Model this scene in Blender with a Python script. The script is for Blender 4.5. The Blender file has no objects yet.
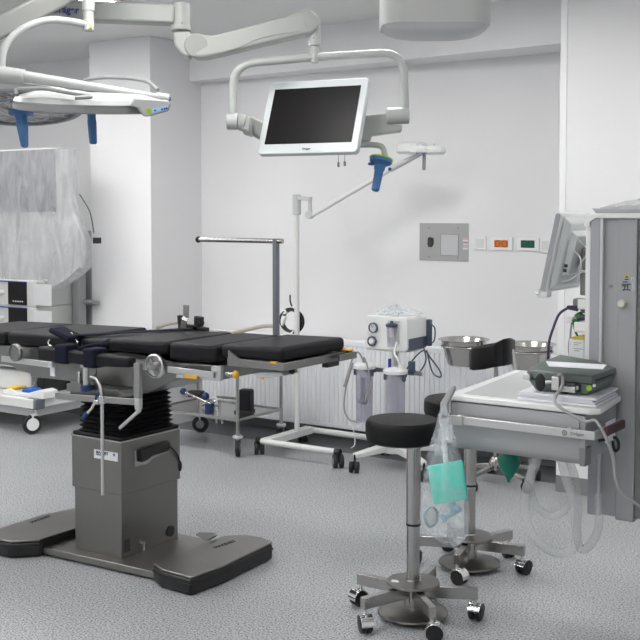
import bpy, bmesh, math, random
from mathutils import Vector, Matrix
random.seed(7)
COL = bpy.context.scene.collection
V = Vector

# ------------------------------------------------------------------ camera
F = 1100.0; YAW = math.radians(34.2); TP = 0.05; EYE = 1.7; YH = 212
PYC = YH + F * TP
PITCH = math.atan(TP)
FW = V((-math.sin(YAW) * math.cos(PITCH), math.cos(YAW) * math.cos(PITCH), -math.sin(PITCH)))
RT = V((math.cos(YAW), math.sin(YAW), 0))
UP = RT.cross(FW)
cam = bpy.data.cameras.new('camera'); cam_o = bpy.data.objects.new('camera', cam); COL.objects.link(cam_o)
cam.sensor_fit = 'HORIZONTAL'; cam.sensor_width = 36; cam.lens = 36 * F / 640
cam.shift_y = -(320 - PYC) / 640
cam.clip_start = 0.05
cam_o.location = (0, 0, EYE)
cam_o.rotation_euler = (math.pi / 2 - PITCH, 0, YAW)
bpy.context.scene.camera = cam_o

# measured points of the photograph put on real planes of the room
def ray(x, y): return FW + RT * ((x - 320) / F) + UP * ((PYC - y) / F)
def atz(x, y, z): r = ray(x, y); return V((0, 0, EYE)) + r * ((z - EYE) / r.z)
def aty(x, y, Y): r = ray(x, y); return V((0, 0, EYE)) + r * (Y / r.y)
def atx(x, y, X): r = ray(x, y); return V((0, 0, EYE)) + r * (X / r.x)
def atd(x, y, d): return V((0, 0, EYE)) + ray(x, y) * d

# --------------------------------------------------------------- materials
MATS = {}
def mat(name, col, rough=.5, metal=0, spec=.5, noise=0, nscale=20, bump=0, bscale=60, trans=0, ior=1.45, alpha=1,
        emit=None, estr=0, stretch=None, coat=0, sheen=0):
    m = bpy.data.materials.new(name); m.use_nodes = True
    nt = m.node_tree; b = nt.nodes['Principled BSDF']
    b.inputs['Base Color'].default_value = (*col, 1)
    b.inputs['Roughness'].default_value = rough
    b.inputs['Metallic'].default_value = metal
    b.inputs['Specular IOR Level'].default_value = spec
    b.inputs['IOR'].default_value = ior
    b.inputs['Transmission Weight'].default_value = trans
    b.inputs['Alpha'].default_value = alpha
    b.inputs['Coat Weight'].default_value = coat
    if emit: b.inputs['Emission Color'].default_value = (*emit, 1); b.inputs['Emission Strength'].default_value = estr
    if noise or bump or stretch:
        tc = nt.nodes.new('ShaderNodeTexCoord'); mp = nt.nodes.new('ShaderNodeMapping')
        nt.links.new(tc.outputs['Object'], mp.inputs[0])
        if stretch: mp.inputs['Scale'].default_value = stretch
        if noise:
            n = nt.nodes.new('ShaderNodeTexNoise'); n.inputs['Scale'].default_value = nscale; n.inputs['Detail'].default_value = 5
            nt.links.new(mp.outputs[0], n.inputs['Vector'])
            r = nt.nodes.new('ShaderNodeMapRange'); r.inputs[1].default_value = .3; r.inputs[2].default_value = .7
            r.inputs[3].default_value = 1 - noise; r.inputs[4].default_value = 1 + noise
            nt.links.new(n.outputs['Fac'], r.inputs[0])
            mx = nt.nodes.new('ShaderNodeVectorMath'); mx.operation = 'SCALE'
            mx.inputs[0].default_value = col; nt.links.new(r.outputs[0], mx.inputs['Scale'])
            nt.links.new(mx.outputs[0], b.inputs['Base Color'])
        if bump:
            n2 = nt.nodes.new('ShaderNodeTexNoise'); n2.inputs['Scale'].default_value = bscale; n2.inputs['Detail'].default_value = 4
            nt.links.new(mp.outputs[0], n2.inputs['Vector'])
            bp = nt.nodes.new('ShaderNodeBump'); bp.inputs['Strength'].default_value = bump; bp.inputs['Distance'].default_value = .01
            nt.links.new(n2.outputs['Fac'], bp.inputs['Height']); nt.links.new(bp.outputs[0], b.inputs['Normal'])
    MATS[name] = m
    return m
M = MATS
mat('wall_paint', (.80, .80, .815), .55, noise=.015, nscale=1.5, bump=.03, bscale=200)
mat('ceiling_paint', (.78, .78, .775), .7)
mat('trim_white', (.85, .86, .87), .4)
mat('white_plastic', (.84, .85, .85), .32)
mat('white_enamel', (.72, .73, .72), .28)
mat('lamp_white', (.76, .77, .77), .3, coat=.15)
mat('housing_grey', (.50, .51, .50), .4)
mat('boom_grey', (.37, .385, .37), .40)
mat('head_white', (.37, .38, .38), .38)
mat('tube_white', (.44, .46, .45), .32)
mat('mat_grey', (.46, .47, .48), .5)
mat('boom_shaded', (.19, .195, .19), .4)  # boom_grey paint darkened: the diagonal arm's underside shading is in the colour
mat('pendant_grey', (.34, .35, .365), .45)
mat('pendant_lilac', (.36, .365, .40), .4)
mat('light_grey', (.55, .56, .57), .4)
mat('mid_grey', (.25, .255, .26), .4)
mat('radiator_white', (.86, .88, .91), .35)
mat('steel', (.44, .43, .42), .25, metal=1, noise=.03, nscale=6)
mat('brushed_steel', (.235, .23, .222), .36, metal=1, noise=.04, nscale=3)
mat('base_steel', (.27, .262, .25), .40, metal=1, noise=.05, nscale=4)
mat('frame_steel', (.27, .27, .265), .36, metal=1, noise=.04, nscale=8)
mat('aluminium', (.62, .62, .62), .35, metal=1)
mat('chrome', (.75, .75, .75), .10, metal=1)
mat('bowl_steel', (.55, .54, .52), .2, metal=1)
mat('drawer_metal', (.40, .41, .42), .42, metal=.35)
mat('black_vinyl', (.008, .008, .010), .48, spec=.25, bump=.05, bscale=300)
mat('seat_vinyl', (.007, .007, .008), .48, spec=.25, bump=.04, bscale=300)
mat('black_plastic', (.012, .012, .013), .4)
mat('bellows_black', (.006, .006, .007), .5, spec=.3)
mat('rubber', (.02, .02, .022), .6)
mat('screen_black', (.008, .007, .008), .35, spec=.2)
mat('navy', (.007, .009, .022), .75, spec=.2)
mat('navy_knob', (.012, .035, .12), .4)
mat('slate_blue', (.065, .085, .13), .4)
mat('handle_blue', (.055, .16, .36), .42)
mat('pedal_blue', (.02, .12, .50), .4)
mat('pedal_yellow', (.80, .50, .02), .4)
mat('orange', (.72, .38, .03), .45)
mat('socket_orange', (.75, .20, .02), .35)
mat('socket_green', (.01, .12, .07), .35)
mat('lime', (.35, .55, .02), .4)
mat('panel_blue', (.33, .50, .68), .35)
mat('logo_blue', (.03, .04, .28), .5)
mat('ink', (.04, .04, .045), .6)
mat('ink_blue', (.03, .05, .12), .6)
mat('ink_red', (.55, .12, .12), .6)
mat('label_white', (.70, .72, .75), .5)
mat('label_yellow', (.55, .45, .05), .5)
mat('paper', (.78, .79, .84), .7)
mat('teal_grey', (.135, .165, .155), .40, noise=.04, nscale=40)
mat('teal_cloth', (.10, .62, .52), .75, bump=.1, bscale=200)
mat('green_rubber', (.01, .20, .14), .45)
mat('purple', (.04, .028, .08), .4)
mat('green_plastic', (.025, .15, .04), .4)
mat('maroon', (.07, .03, .035), .4)
mat('cable_grey', (.33, .33, .33), .5)
mat('beige', (.42, .38, .32), .5)
mat('knob_cream', (.62, .62, .52), .4)
mat('baseboard_grey', (.22, .225, .235), .5)
mat('slate_frame', (.17, .19, .22), .4, metal=.4)
mat('light_emitter', (.9, .9, .9), .5, emit=(1.0, .985, .96), estr=21.8)

mat('mid_screen', (.07, .075, .10), .4)
mat('panel_steel', (.42, .42, .42), .45, metal=.5)
mat('light_grey_trim', (.30, .31, .33), .4)
mat('monitor_back', (.62, .65, .65), .35)
mat('bracket_grey', (.26, .265, .26), .45)
mat('recess_grey', (.20, .205, .21), .5)
mat('steel_dull', (.36, .36, .355), .38, metal=1)
mat('hook_grey', (.36, .365, .37), .45)
mat('post_grey', (.30, .305, .31), .45)
mat('device_white', (.50, .51, .50), .4)
mat('mask_blue', (.25, .42, .50), .35)
mat('monitor_white', (.66, .70, .72), .3)

def film(name, col, opac, rough=.25, bump=.5, bscale=25, noise=True, var=.18, stretch=None):
    """thin plastic film: mixes clear see-through with a milky glossy sheet"""
    m = bpy.data.materials.new(name); m.use_nodes = True; nt = m.node_tree
    b = nt.nodes['Principled BSDF']; b.inputs['Base Color'].default_value = (*col, 1); b.inputs['Roughness'].default_value = rough
    out = nt.nodes['Material Output']
    tr = nt.nodes.new('ShaderNodeBsdfTransparent'); mix = nt.nodes.new('ShaderNodeMixShader')
    nt.links.new(tr.outputs[0], mix.inputs[1]); nt.links.new(b.outputs[0], mix.inputs[2]); nt.links.new(mix.outputs[0], out.inputs[0])
    mix.inputs[0].default_value = opac
    tc = nt.nodes.new('ShaderNodeTexCoord'); n = nt.nodes.new('ShaderNodeTexNoise')
    n.inputs['Scale'].default_value = bscale; n.inputs['Detail'].default_value = 6; n.inputs['Distortion'].default_value = 1.2
    mp = nt.nodes.new('ShaderNodeMapping'); mp.inputs['Scale'].default_value = stretch or (1, 1, 1)
    nt.links.new(tc.outputs['Object'], mp.inputs[0]); nt.links.new(mp.outputs[0], n.inputs['Vector'])
    bp = nt.nodes.new('ShaderNodeBump'); bp.inputs['Strength'].default_value = bump; bp.inputs['Distance'].default_value = .02
    nt.links.new(n.outputs['Fac'], bp.inputs['Height']); nt.links.new(bp.outputs[0], b.inputs['Normal'])
    if noise:
        r = nt.nodes.new('ShaderNodeMapRange'); r.inputs[1].default_value = .3; r.inputs[2].default_value = .7
        r.inputs[3].default_value = max(0, opac - var); r.inputs[4].default_value = min(1, opac + var)
        nt.links.new(n.outputs['Fac'], r.inputs[0]); nt.links.new(r.outputs[0], mix.inputs[0])
    MATS[name] = m
film('bag_film', (.72, .78, .82), .22, .3, .35, 10)
film('drape_film', (.60, .61, .63), .42, .38, .5, 5, True, .12, (2.2, 2.2, .7))
film('hose_clear', (.58, .60, .62), .31, .25, .0, 20, False)
film('jar_clear', (.50, .49, .60), .34, .12, .0, 20, False)
film('cover_clear', (.60, .62, .62), .62, .2, .3, 12)

def floor_material(name, base, dark, lite):
    m = bpy.data.materials.new(name); m.use_nodes = True; nt = m.node_tree; b = nt.nodes['Principled BSDF']
    b.inputs['Roughness'].default_value = .38; b.inputs['Specular IOR Level'].default_value = .45
    tc = nt.nodes.new('ShaderNodeTexCoord')
    n = nt.nodes.new('ShaderNodeTexNoise'); n.inputs['Scale'].default_value = 118; n.inputs['Detail'].default_value = 2; n.inputs['Roughness'].default_value = .6
    nt.links.new(tc.outputs['Object'], n.inputs['Vector'])
    cr = nt.nodes.new('ShaderNodeValToRGB')
    e = cr.color_ramp.elements
    e[0].position = .38; e[0].color = (*dark, 1); e[1].position = .66; e[1].color = (*lite, 1)
    k = e.new(.45); k.color = (*base, 1); k = e.new(.56); k.color = (*base, 1)
    nt.links.new(n.outputs['Fac'], cr.inputs[0])
    n2 = nt.nodes.new('ShaderNodeTexNoise'); n2.inputs['Scale'].default_value = 1.3; n2.inputs['Detail'].default_value = 3
    nt.links.new(tc.outputs['Object'], n2.inputs['Vector'])
    r = nt.nodes.new('ShaderNodeMapRange'); r.inputs[1].default_value = .3; r.inputs[2].default_value = .7; r.inputs[3].default_value = .95; r.inputs[4].default_value = 1.04
    nt.links.new(n2.outputs['Fac'], r.inputs[0])
    s = nt.nodes.new('ShaderNodeVectorMath'); s.operation = 'SCALE'
    nt.links.new(cr.outputs[0], s.inputs[0]); nt.links.new(r.outputs[0], s.inputs['Scale']); nt.links.new(s.outputs[0], b.inputs['Base Color'])
    MATS[name] = m
floor_material('floor_vinyl', (.365, .38, .395), (.035, .04, .045), (.62, .64, .66))
floor_material('floor_dark', (.13, .135, .14), (.07, .072, .075), (.20, .205, .21))

def facets():
    m = bpy.data.materials.new('lamp_lens'); m.use_nodes = True; nt = m.node_tree; b = nt.nodes['Principled BSDF']
    b.inputs['Roughness'].default_value = .12; b.inputs['Metallic'].default_value = .6
    tc = nt.nodes.new('ShaderNodeTexCoord'); v = nt.nodes.new('ShaderNodeTexVoronoi'); v.inputs['Scale'].default_value = 14
    nt.links.new(tc.outputs['Object'], v.inputs['Vector'])
    cr = nt.nodes.new('ShaderNodeValToRGB'); cr.color_ramp.elements[0].color = (.05, .05, .055, 1); cr.color_ramp.elements[1].color = (.5, .5, .52, 1)
    nt.links.new(v.outputs['Color'], cr.inputs[0]); nt.links.new(cr.outputs[0], b.inputs['Base Color'])
    bp = nt.nodes.new('ShaderNodeBump'); bp.inputs['Strength'].default_value = .6; bp.inputs['Distance'].default_value = .02
    nt.links.new(v.outputs['Distance'], bp.inputs['Height']); nt.links.new(bp.outputs[0], b.inputs['Normal'])
    MATS['lamp_lens'] = m
facets()

# ------------------------------------------------------------ mesh builder
ORG = {}
def spline(pts, n=8, closed=False):
    P = [V(p) for p in pts]; out = []
    L = len(P)
    for i in range(L if closed else L - 1):
        p1 = P[i]; p2 = P[(i + 1) % L]
        p0 = P[(i - 1) % L] if (closed or i > 0) else p1 * 2 - p2
        p3 = P[(i + 2) % L] if (closed or i < L - 2) else p2 * 2 - p1
        for k in range(n):
            t = k / n
            out.append(.5 * ((2 * p1) + (p2 - p0) * t + (2 * p0 - 5 * p1 + 4 * p2 - p3) * t * t + (3 * p1 - p0 - 3 * p2 + p3) * t ** 3))
    if not closed: out.append(P[-1].copy())
    return out
def round_path(pts, r=.03, n=6):
    """polyline with rounded corners"""
    P = [V(p) for p in pts]; out = [P[0]]
    for i in range(1, len(P) - 1):
        a = (P[i - 1] - P[i]); b = (P[i + 1] - P[i]); q = min(r, a.length * .49, b.length * .49)
        s = P[i] + a.normalized() * q; e = P[i] + b.normalized() * q
        for k in range(n + 1):
            t = k / n; out.append(s * (1 - t) ** 2 + P[i] * 2 * t * (1 - t) + e * t * t)
    out.append(P[-1]); return out
def frame(axis, up=None):
    z = V(axis).normalized(); u = V(up) if up else (V((0, 0, 1)) if abs(z.z) < .95 else V((0, 1, 0)))
    x = u.cross(z).normalized(); y = z.cross(x)
    return Matrix((x, y, z)).transposed()
class MB:
    def __init__(s): s.bm = bmesh.new()
    def _faces(s, loops):
        for l in loops:
            try: s.bm.faces.new(l)
            except ValueError: pass
    def box(s, c, d, rz=0, mtx=None):
        m = mtx if mtx else Matrix.Rotation(rz, 3, 'Z')
        c = V(c); vs = []
        for i in (-.5, .5):
            for j in (-.5, .5):
                for k in (-.5, .5): vs.append(s.bm.verts.new(c + m @ V((i * d[0], j * d[1], k * d[2]))))
        for f in ((0, 1, 3, 2), (4, 6, 7, 5), (0, 4, 5, 1), (2, 3, 7, 6), (0, 2, 6, 4), (1, 5, 7, 3)):
            s.bm.faces.new([vs[i] for i in f])
        return s
    def lo_hi(s, a, b): return s.box([(a[i] + b[i]) / 2 for i in range(3)], [abs(b[i] - a[i]) for i in range(3)])
    def beam(s, p0, p1, w, h, w1=None, h1=None, up=None):
        """rectangular bar from p0 to p1"""
        p0 = V(p0); p1 = V(p1); m = frame(p1 - p0, up); w1 = w1 or w; h1 = h1 or h
        a = []; b = []
        for i, j in ((-.5, -.5), (.5, -.5), (.5, .5), (-.5, .5)):
            a.append(s.bm.verts.new(p0 + m @ V((i * w, j * h, 0)))); b.append(s.bm.verts.new(p1 + m @ V((i * w1, j * h1, 0))))
        s._faces([a[::-1], b] + [[a[i], a[(i + 1) % 4], b[(i + 1) % 4], b[i]] for i in range(4)]); return s
    def prism(s, pts, z0, z1): return s.extr([V((p[0], p[1], z0)) for p in pts], V((0, 0, z1 - z0)))
    def extr(s, pts, vec):
        a = [s.bm.verts.new(V(p)) for p in pts]; b = [s.bm.verts.new(V(p) + V(vec)) for p in pts]; n = len(a)
        s._faces([a[::-1], b] + [[a[i], a[(i + 1) % n], b[(i + 1) % n], b[i]] for i in range(n)]); return s
    def loft(s, rings, caps=True, closed=True):
        R = [[s.bm.verts.new(V(p)) for p in r] for r in rings]; n = len(R[0])
        for a, b in zip(R, R[1:]):
            for i in range(n if closed else n - 1): s._faces([[a[i], a[(i + 1) % n], b[(i + 1) % n], b[i]]])
        if caps: s._faces([R[0][::-1], R[-1]])
        return s
    def cyl(s, p0, p1, r0, r1=None, seg=24):
        r1 = r0 if r1 is None else r1; p0 = V(p0); p1 = V(p1); m = frame(p1 - p0)
        cs = [(math.cos(2 * math.pi * i / seg), math.sin(2 * math.pi * i / seg)) for i in range(seg)]
        return s.loft([[p0 + m @ V((c * r0, q * r0, 0)) for c, q in cs], [p1 + m @ V((c * r1, q * r1, 0)) for c, q in cs]])
    def lathe(s, c, prof, seg=32, mtx=None, sx=1, sy=1, caps=True):
        m = mtx if mtx else Matrix.Identity(3); c = V(c)
        cs = [(math.cos(2 * math.pi * i / seg), math.sin(2 * math.pi * i / seg)) for i in range(seg)]
        return s.loft([[c + m @ V((x * r * sx, y * r * sy, z)) for x, y in cs] for r, z in prof], caps)
    def tube(s, pts, r, seg=10, r1=None, closed=False):
        P = [V(p) for p in pts]; rings = []; n = len(P); prev = None
        for i, p in enumerate(P):
            t = (P[min(i + 1, n - 1)] - P[max(i - 1, 0)])
            if t.length < 1e-9: continue
            t.normalize()
            if prev is None: m = frame(t); x = m @ V((1, 0, 0))
            else: x = prev - t * prev.dot(t)
            x.normalize(); y = t.cross(x); prev = x
            rr = r[i] if isinstance(r, (list, tuple)) else (r if r1 is None else r + (r1 - r) * i / (n - 1))
            rings.append([p + (x * math.cos(2 * math.pi * k / seg) + y * math.sin(2 * math.pi * k / seg)) * rr for k in range(seg)])
        return s.loft(rings)
    def sph(s, c, r, seg=20, rings=12, mtx=None):
        if not isinstance(r, (tuple, list)): r = (r, r, r)
        m = mtx if mtx else Matrix.Identity(3); c = V(c); L = []
        for j in range(rings + 1):
            a = math.pi * j / rings; q = max(math.sin(a), .002)
            L.append([c + m @ V((q * math.cos(2 * math.pi * i / seg) * r[0], q * math.sin(2 * math.pi * i / seg) * r[1], -math.cos(a) * r[2])) for i in range(seg)])
        return s.loft(L)
    def torus(s, c, R, r, axis=(0, 0, 1), seg=32, s2=8, a0=0, a1=2 * math.pi, sy=1):
        m = frame(axis); full = abs(a1 - a0 - 2 * math.pi) < 1e-6
        pts = [V(c) + m @ V((math.cos(a0 + (a1 - a0) * i / seg) * R, math.sin(a0 + (a1 - a0) * i / seg) * R * sy, 0)) for i in range(seg + 1)]
        return s.tube(pts, r, s2)
    def build(s, name, material, parent=None, bevel=0, bseg=2, loc=None, label=None, category=None, group=None, kind=None, smooth=38, subsurf=0):
        bm = s.bm
        bmesh.ops.recalc_face_normals(bm, faces=bm.faces)
        if parent is not None: o0 = ORG[parent]
        elif loc is not None: o0 = V(loc)
        else:
            xs = [v.co for v in bm.verts]; o0 = V(((min(p.x for p in xs) + max(p.x for p in xs)) / 2, (min(p.y for p in xs) + max(p.y for p in xs)) / 2, min(p.z for p in xs)))
        for v in bm.verts: v.co -= o0
        bm.normal_update()
        lim = math.radians(smooth)
        for f in bm.faces: f.smooth = True
        for e in bm.edges: e.smooth = len(e.link_faces) == 2 and e.calc_face_angle(0) < lim
        me = bpy.data.meshes.new(name); bm.to_mesh(me); bm.free()
        ob = bpy.data.objects.new(name, me); COL.objects.link(ob)
        me.materials.append(M[material] if isinstance(material, str) else material)
        if parent is not None: ob.parent = parent
        else: ob.location = o0
        ORG[ob] = o0
        if bevel:
            b = ob.modifiers.new('bevel', 'BEVEL'); b.width = bevel; b.segments = bseg; b.limit_method = 'ANGLE'; b.angle_limit = math.radians(38)
        if subsurf:
            q = ob.modifiers.new('sub', 'SUBSURF'); q.levels = subsurf; q.render_levels = subsurf
        tag(ob, label, category, group, kind)
        return ob
def tag(o, label=None, category=None, group=None, kind=None):
    for k, v in (('label', label), ('category', category), ('group', group), ('kind', kind)):
        if v: o[k] = v
def thing(name, label, category, loc, group=None):
    o = bpy.data.objects.new(name, None); COL.objects.link(o); o.location = loc; o.empty_display_size = .1
    ORG[o] = V(loc); tag(o, label, category, group); return o
def text(s, size, origin, xdir, ydir, name, material, parent, align='LEFT', bold=0, sx=1):
    cu = bpy.data.curves.new('t', 'FONT'); cu.body = s; cu.size = size; cu.align_x = align; cu.extrude = .0006; cu.offset = bold
    ob = bpy.data.objects.new('t', cu); COL.objects.link(ob)
    dg = bpy.context.evaluated_depsgraph_get()
    me = bpy.data.meshes.new_from_object(ob.evaluated_get(dg)); bpy.data.objects.remove(ob)
    x = V(xdir).normalized(); y = V(ydir).normalized(); z = x.cross(y)
    m = Matrix((x, y, z)).transposed()
    for v in me.vertices: v.co = V(origin) + m @ V((v.co.x * sx, v.co.y, v.co.z + .0008)) - ORG[parent]
    me.materials.clear(); me.materials.append(M[material]); me.name = name
    o = bpy.data.objects.new(name, me); COL.objects.link(o); o.parent = parent; ORG[o] = ORG[parent]
    return o
def rrect(w, h, r, n=5, cx=0, cy=0):
    out = []
    for sx, sy, a in ((1, 1, 0), (-1, 1, 90), (-1, -1, 180), (1, -1, 270)):
        for k in range(n + 1):
            t = math.radians(a + 90 * k / n); out.append((cx + sx * (w / 2 - r) + r * math.cos(t), cy + sy * (h / 2 - r) + r * math.sin(t)))
    return out
def caster(parent, x, y, top, r=.035, w=.022, ang=0, metal='chrome', wheel='rubber', twin=True, hub='mid_grey', off=.02, hood=False):
    """swivel caster: stem and fork (part) with its wheel (sub-part)"""
    d = V((math.cos(ang), math.sin(ang), 0)); a = V((-d.y, d.x, 0)); c = V((x, y, r + .001)) + d * off
    m = MB().cyl((x, y, r * 1.9), (x, y, top), .008, seg=10)
    m.beam(V((x, y, r * 2.0)) - d * .006, c + V((0, 0, r * .95)) + d * .01, w * (.35 if twin else 1.5), .012)
    if hood:
        R_ = []
        for rr in (r * 1.06, r * 1.14):
            for i in range(9):
                t = math.radians(-5 + i * 21 if rr < r * 1.1 else -5 + (8 - i) * 21); R_.append(c + d * math.cos(t) * rr + V((0, 0, math.sin(t) * rr)))
        m.extr([p - a * w * .72 for p in R_], a * w * 1.44)
    if twin: m.box(c + V((0, 0, r * .55)), (r * 1.2, w * .25, r * 1.3), rz=ang)
    else:
        for q in (-1, 1): m.beam(c + a * q * w * .65 + V((0, 0, r * 1.05)), c + a * q * w * .65 - V((0, 0, .004)), .014, .003, up=a)
    f = m.build('caster', metal, parent, bevel=.001)
    if twin:
        k = MB()
        for q in (-1, 1): k.lathe(c + a * q * w * .42, [(r * .5, -w * .26), (r * .93, -w * .26), (r, -w * .18), (r, w * .18), (r * .93, w * .26), (r * .5, w * .26)], 24, frame(a))
        k.build('wheel', wheel, f)
    else:
        MB().lathe(c, [(r * .5, -w * .4), (r * .93, -w * .5), (r, -w * .3), (r, w * .3), (r * .93, w * .5), (r * .5, w * .4)], 28, frame(a)).build('wheel', wheel, f)
    MB().cyl(c - a * w * .72, c + a * w * .72, r * .5, seg=18).build('hub', hub, f)
    return f
# ================================================================ THE ROOM
def struct(mb, name, m, **k): return mb.build(name, m, kind='structure', **k)
XL, XR, YN, YB, ZC = -9.6, 1.6, -2.2, 6.9, 3.05
struct(MB().lo_hi((XL, YN, -.1), (XR, YB, 0)), 'floor', 'floor_vinyl', loc=(0, 0, 0))
struct(MB().lo_hi((XL, 6.47, 0), (XR, YB, .002)), 'floor_strip', 'floor_dark', loc=(0, 6, 0))  # darker floor strip along the foot of the back wall
struct(MB().lo_hi((XL, YN, ZC), (XR, YB, ZC + .1)), 'ceiling', 'ceiling_paint')
struct(MB().lo_hi((XL - .1, YB, 0), (XR + .1, YB + .1, ZC)), 'wall_back', 'wall_paint')
struct(MB().lo_hi((XL - .1, YN - .1, 0), (XL, YB, ZC)), 'wall_left', 'wall_paint')
struct(MB().lo_hi((XR, YN - .1, 0), (XR + .1, YB, ZC)), 'wall_right', 'wall_paint')
struct(MB().lo_hi((XL, YN - .1, 0), (XR, YN, ZC)), 'wall_front', 'wall_paint')
PX = -5.858; YP = 6.3
XPL = aty(89.5, 100, YP).x
struct(MB().lo_hi((XPL, YP, 0), (PX, YB, ZC)), 'wall_column', 'wall_paint', bevel=.004)
XRB = aty(560.5, 100, YP).x
struct(MB().lo_hi((XRB, YP, 0), (XR, YB, ZC)), 'wall_projection', 'wall_paint')
struct(MB().lo_hi((XRB - .002, YP - .006, 0), (aty(567, 100, YP).x, YP + .03, ZC)), 'trim_2', 'trim_white', bevel=.003)
struct(MB().prism([(PX, 6.76), (XRB, 6.53), (XRB, YB), (PX, YB)], 2.745, ZC), 'trim_3', 'wall_paint')
struct(MB().lo_hi((PX, YB - .012, 0), (XRB, YB, .1)), 'baseboard_back', 'baseboard_grey')
struct(MB().lo_hi((XL, YB - .012, 0), (XPL, YB, .1)), 'baseboard_left', 'baseboard_grey')
struct(MB().lo_hi((XRB, YP - .012, 0), (XR, YP, .1)), 'baseboard_right', 'baseboard_grey')

# ceiling lights: one seen panel, the rest added out of view for light
def ceil_light(x, y, label, group=None, w=.6, d=.6, em='light_emitter'):
    t = thing('ceiling_light', label, 'ceiling light', (x, y, ZC), group)
    f = MB()
    for a, b in (((x - w / 2 - .03, y - d / 2 - .03), (x + w / 2 + .03, y - d / 2)), ((x - w / 2 - .03, y + d / 2), (x + w / 2 + .03, y + d / 2 + .03)),
                 ((x - w / 2 - .03, y - d / 2), (x - w / 2, y + d / 2)), ((x + w / 2, y - d / 2), (x + w / 2 + .03, y + d / 2))):
        f.lo_hi((*a, ZC - .015), (*b, ZC))
    f.build('light_frame', 'white_enamel', t)
    MB().lo_hi((x - w / 2, y - d / 2, ZC - .010), (x + w / 2, y + d / 2, ZC - .004)).build('diffuser', em, t)
LX = (-7.1, -5.35, -3.0, -.8)
for yy in (5.0, 3.2, 1.3, -.7):
    for xx in LX:
        if xx == LX[-1] and yy == 3.2: continue
        if yy == 5.0 and xx == -5.35:
            ceil_light(xx, yy, 'bright recessed ceiling light panel above the surgical lamp, cut by the top edge')
        else:
            ceil_light(xx, yy, 'added ceiling light panel out of view, put in to light the room', 'added ceiling light panels out of view')

# ---------------------------------------------------------------- radiator
YR = 6.76
rx0, rx1 = PX + .12, aty(556, 350, YR).x
rz1 = aty(447, 348.5, YR).z; rz0 = aty(330, 427.5, YR).z
rad = thing('radiator', 'long white ribbed panel radiator low on the back wall behind the suction pump', 'radiator', ((rx0 + rx1) / 2, YR, rz0))
m = MB(); n = int((rx1 - rx0) / .04); st = (rx1 - rx0) / n
prof = []
for i in range(n):
    x = rx0 + i * st
    prof += [(x, 0), (x + st * .60, 0), (x + st * .70, .008), (x + st * .90, .008)]
prof.append((rx1, 0))
front = [V((x, YR + d, 0)) for x, d in prof]
m.loft([[V((p.x, p.y + (.012 if z in (rz0, rz1 - .03) else 0) * 0, z)) for p in front] + [V((rx1, YR + .03, z)), V((rx0, YR + .03, z))] for z in (rz0 + .03, rz1 - .035)])
m.build('front_panel', 'radiator_white', rad)
MB().lo_hi((rx0, YR + .002, rz0), (rx1, YR + .09, rz0 + .032)).build('bottom_rail', 'radiator_white', rad, bevel=.006)
m = MB().lo_hi((rx0 - .004, YR - .002, rz1 - .04), (rx1 + .004, YR + .10, rz1)); m.build('top_grille', 'radiator_white', rad, bevel=.005)
m = MB(); m.lo_hi((rx0 - .004, YR, rz0), (rx0, YR + .1, rz1)); m.lo_hi((rx1, YR, rz0), (rx1 + .004, YR + .1, rz1)); m.lo_hi((rx0 + .02, YR + .095, rz0 + .05), (rx1 - .02, YB, rz0 + .07)); m.lo_hi((rx0 + .02, YR + .095, rz1 - .08), (rx1 - .02, YB, rz1 - .06))
m.build('side_cover', 'radiator_white', rad)
MB().cyl((rx0 + .1, YR + .05, rz0), (rx0 + .1, YR + .05, .002), .009).cyl((rx0 + .16, YR + .05, rz0), (rx0 + .16, YR + .05, .002), .009).build('pipe', 'white_enamel', rad)

# ------------------------------------------------------- things on the wall
def wbox(px0, py0, px1, py1, Y, y0, y1):
    a = aty(px0, py0, Y); b = aty(px1, py1, Y)
    return MB().lo_hi((a.x, y0, a.z), (b.x, y1, b.z))
t = thing('wall_panel', 'steel flush panel with square hatch and black socket on the back wall', 'wall panel', aty(444, 261, YB))
wbox(420, 223, 468.5, 261.5, YB, YB - .006, YB).build('face_plate', 'panel_steel' if 'panel_steel' in M else 'aluminium', t, bevel=.001)
h = wbox(441.5, 234.5, 458.5, 255.5, YB, YB - .009, YB - .005).build('hatch', 'light_grey', t, bevel=.001)
a = aty(441.2, 234.2, YB); b = aty(459, 255.8, YB)
k = MB()
for p, q in (((a.x, a.z), (b.x, a.z)), ((a.x, a.z), (a.x, b.z)), ((b.x, a.z), (b.x, b.z)), ((a.x, b.z), (b.x, b.z))): k.beam((p[0], YB - .0065, p[1]), (q[0], YB - .0065, q[1]), .004, .004)
k.build('hatch_seam', 'mid_grey', t)
k = MB(); k.extr([aty(x, y, YB - .006) for x, y in ((428.5, 238), (430, 237), (432, 237.5), (433.5, 238.5), (433.5, 244), (432, 247), (429, 247), (428, 244))], (0, -.01, 0)); k.build('socket', 'ink', t)
k = MB()
for x, y in ((429, 228), (458, 228), (429, 257), (458, 258)):
    p = aty(x, y, YB - .006); k.cyl(p, p + V((0, -.003, 0)), .006, seg=12)
k.build('screw', 'mid_grey', t)
for y0, y1 in ((238, 241.5), (242.5, 245), (246, 249.5)):
    a = aty(463, y0, YB - .0062); b = aty(468, y1, YB - .0062); MB().lo_hi((a.x, YB - .0075, a.z), (b.x, YB - .006, b.z)).build('sticker', 'label_white', t)
lb = MB()
for y in (238.6, 242.6, 246.6):
    a = aty(463, y, YB - .0062); b = aty(468, y + .9, YB - .0062); lb.lo_hi((a.x, YB - .0082, a.z), (b.x, YB - .006, b.z))
lb.build('sticker_stripe', 'ink_red', t)

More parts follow.
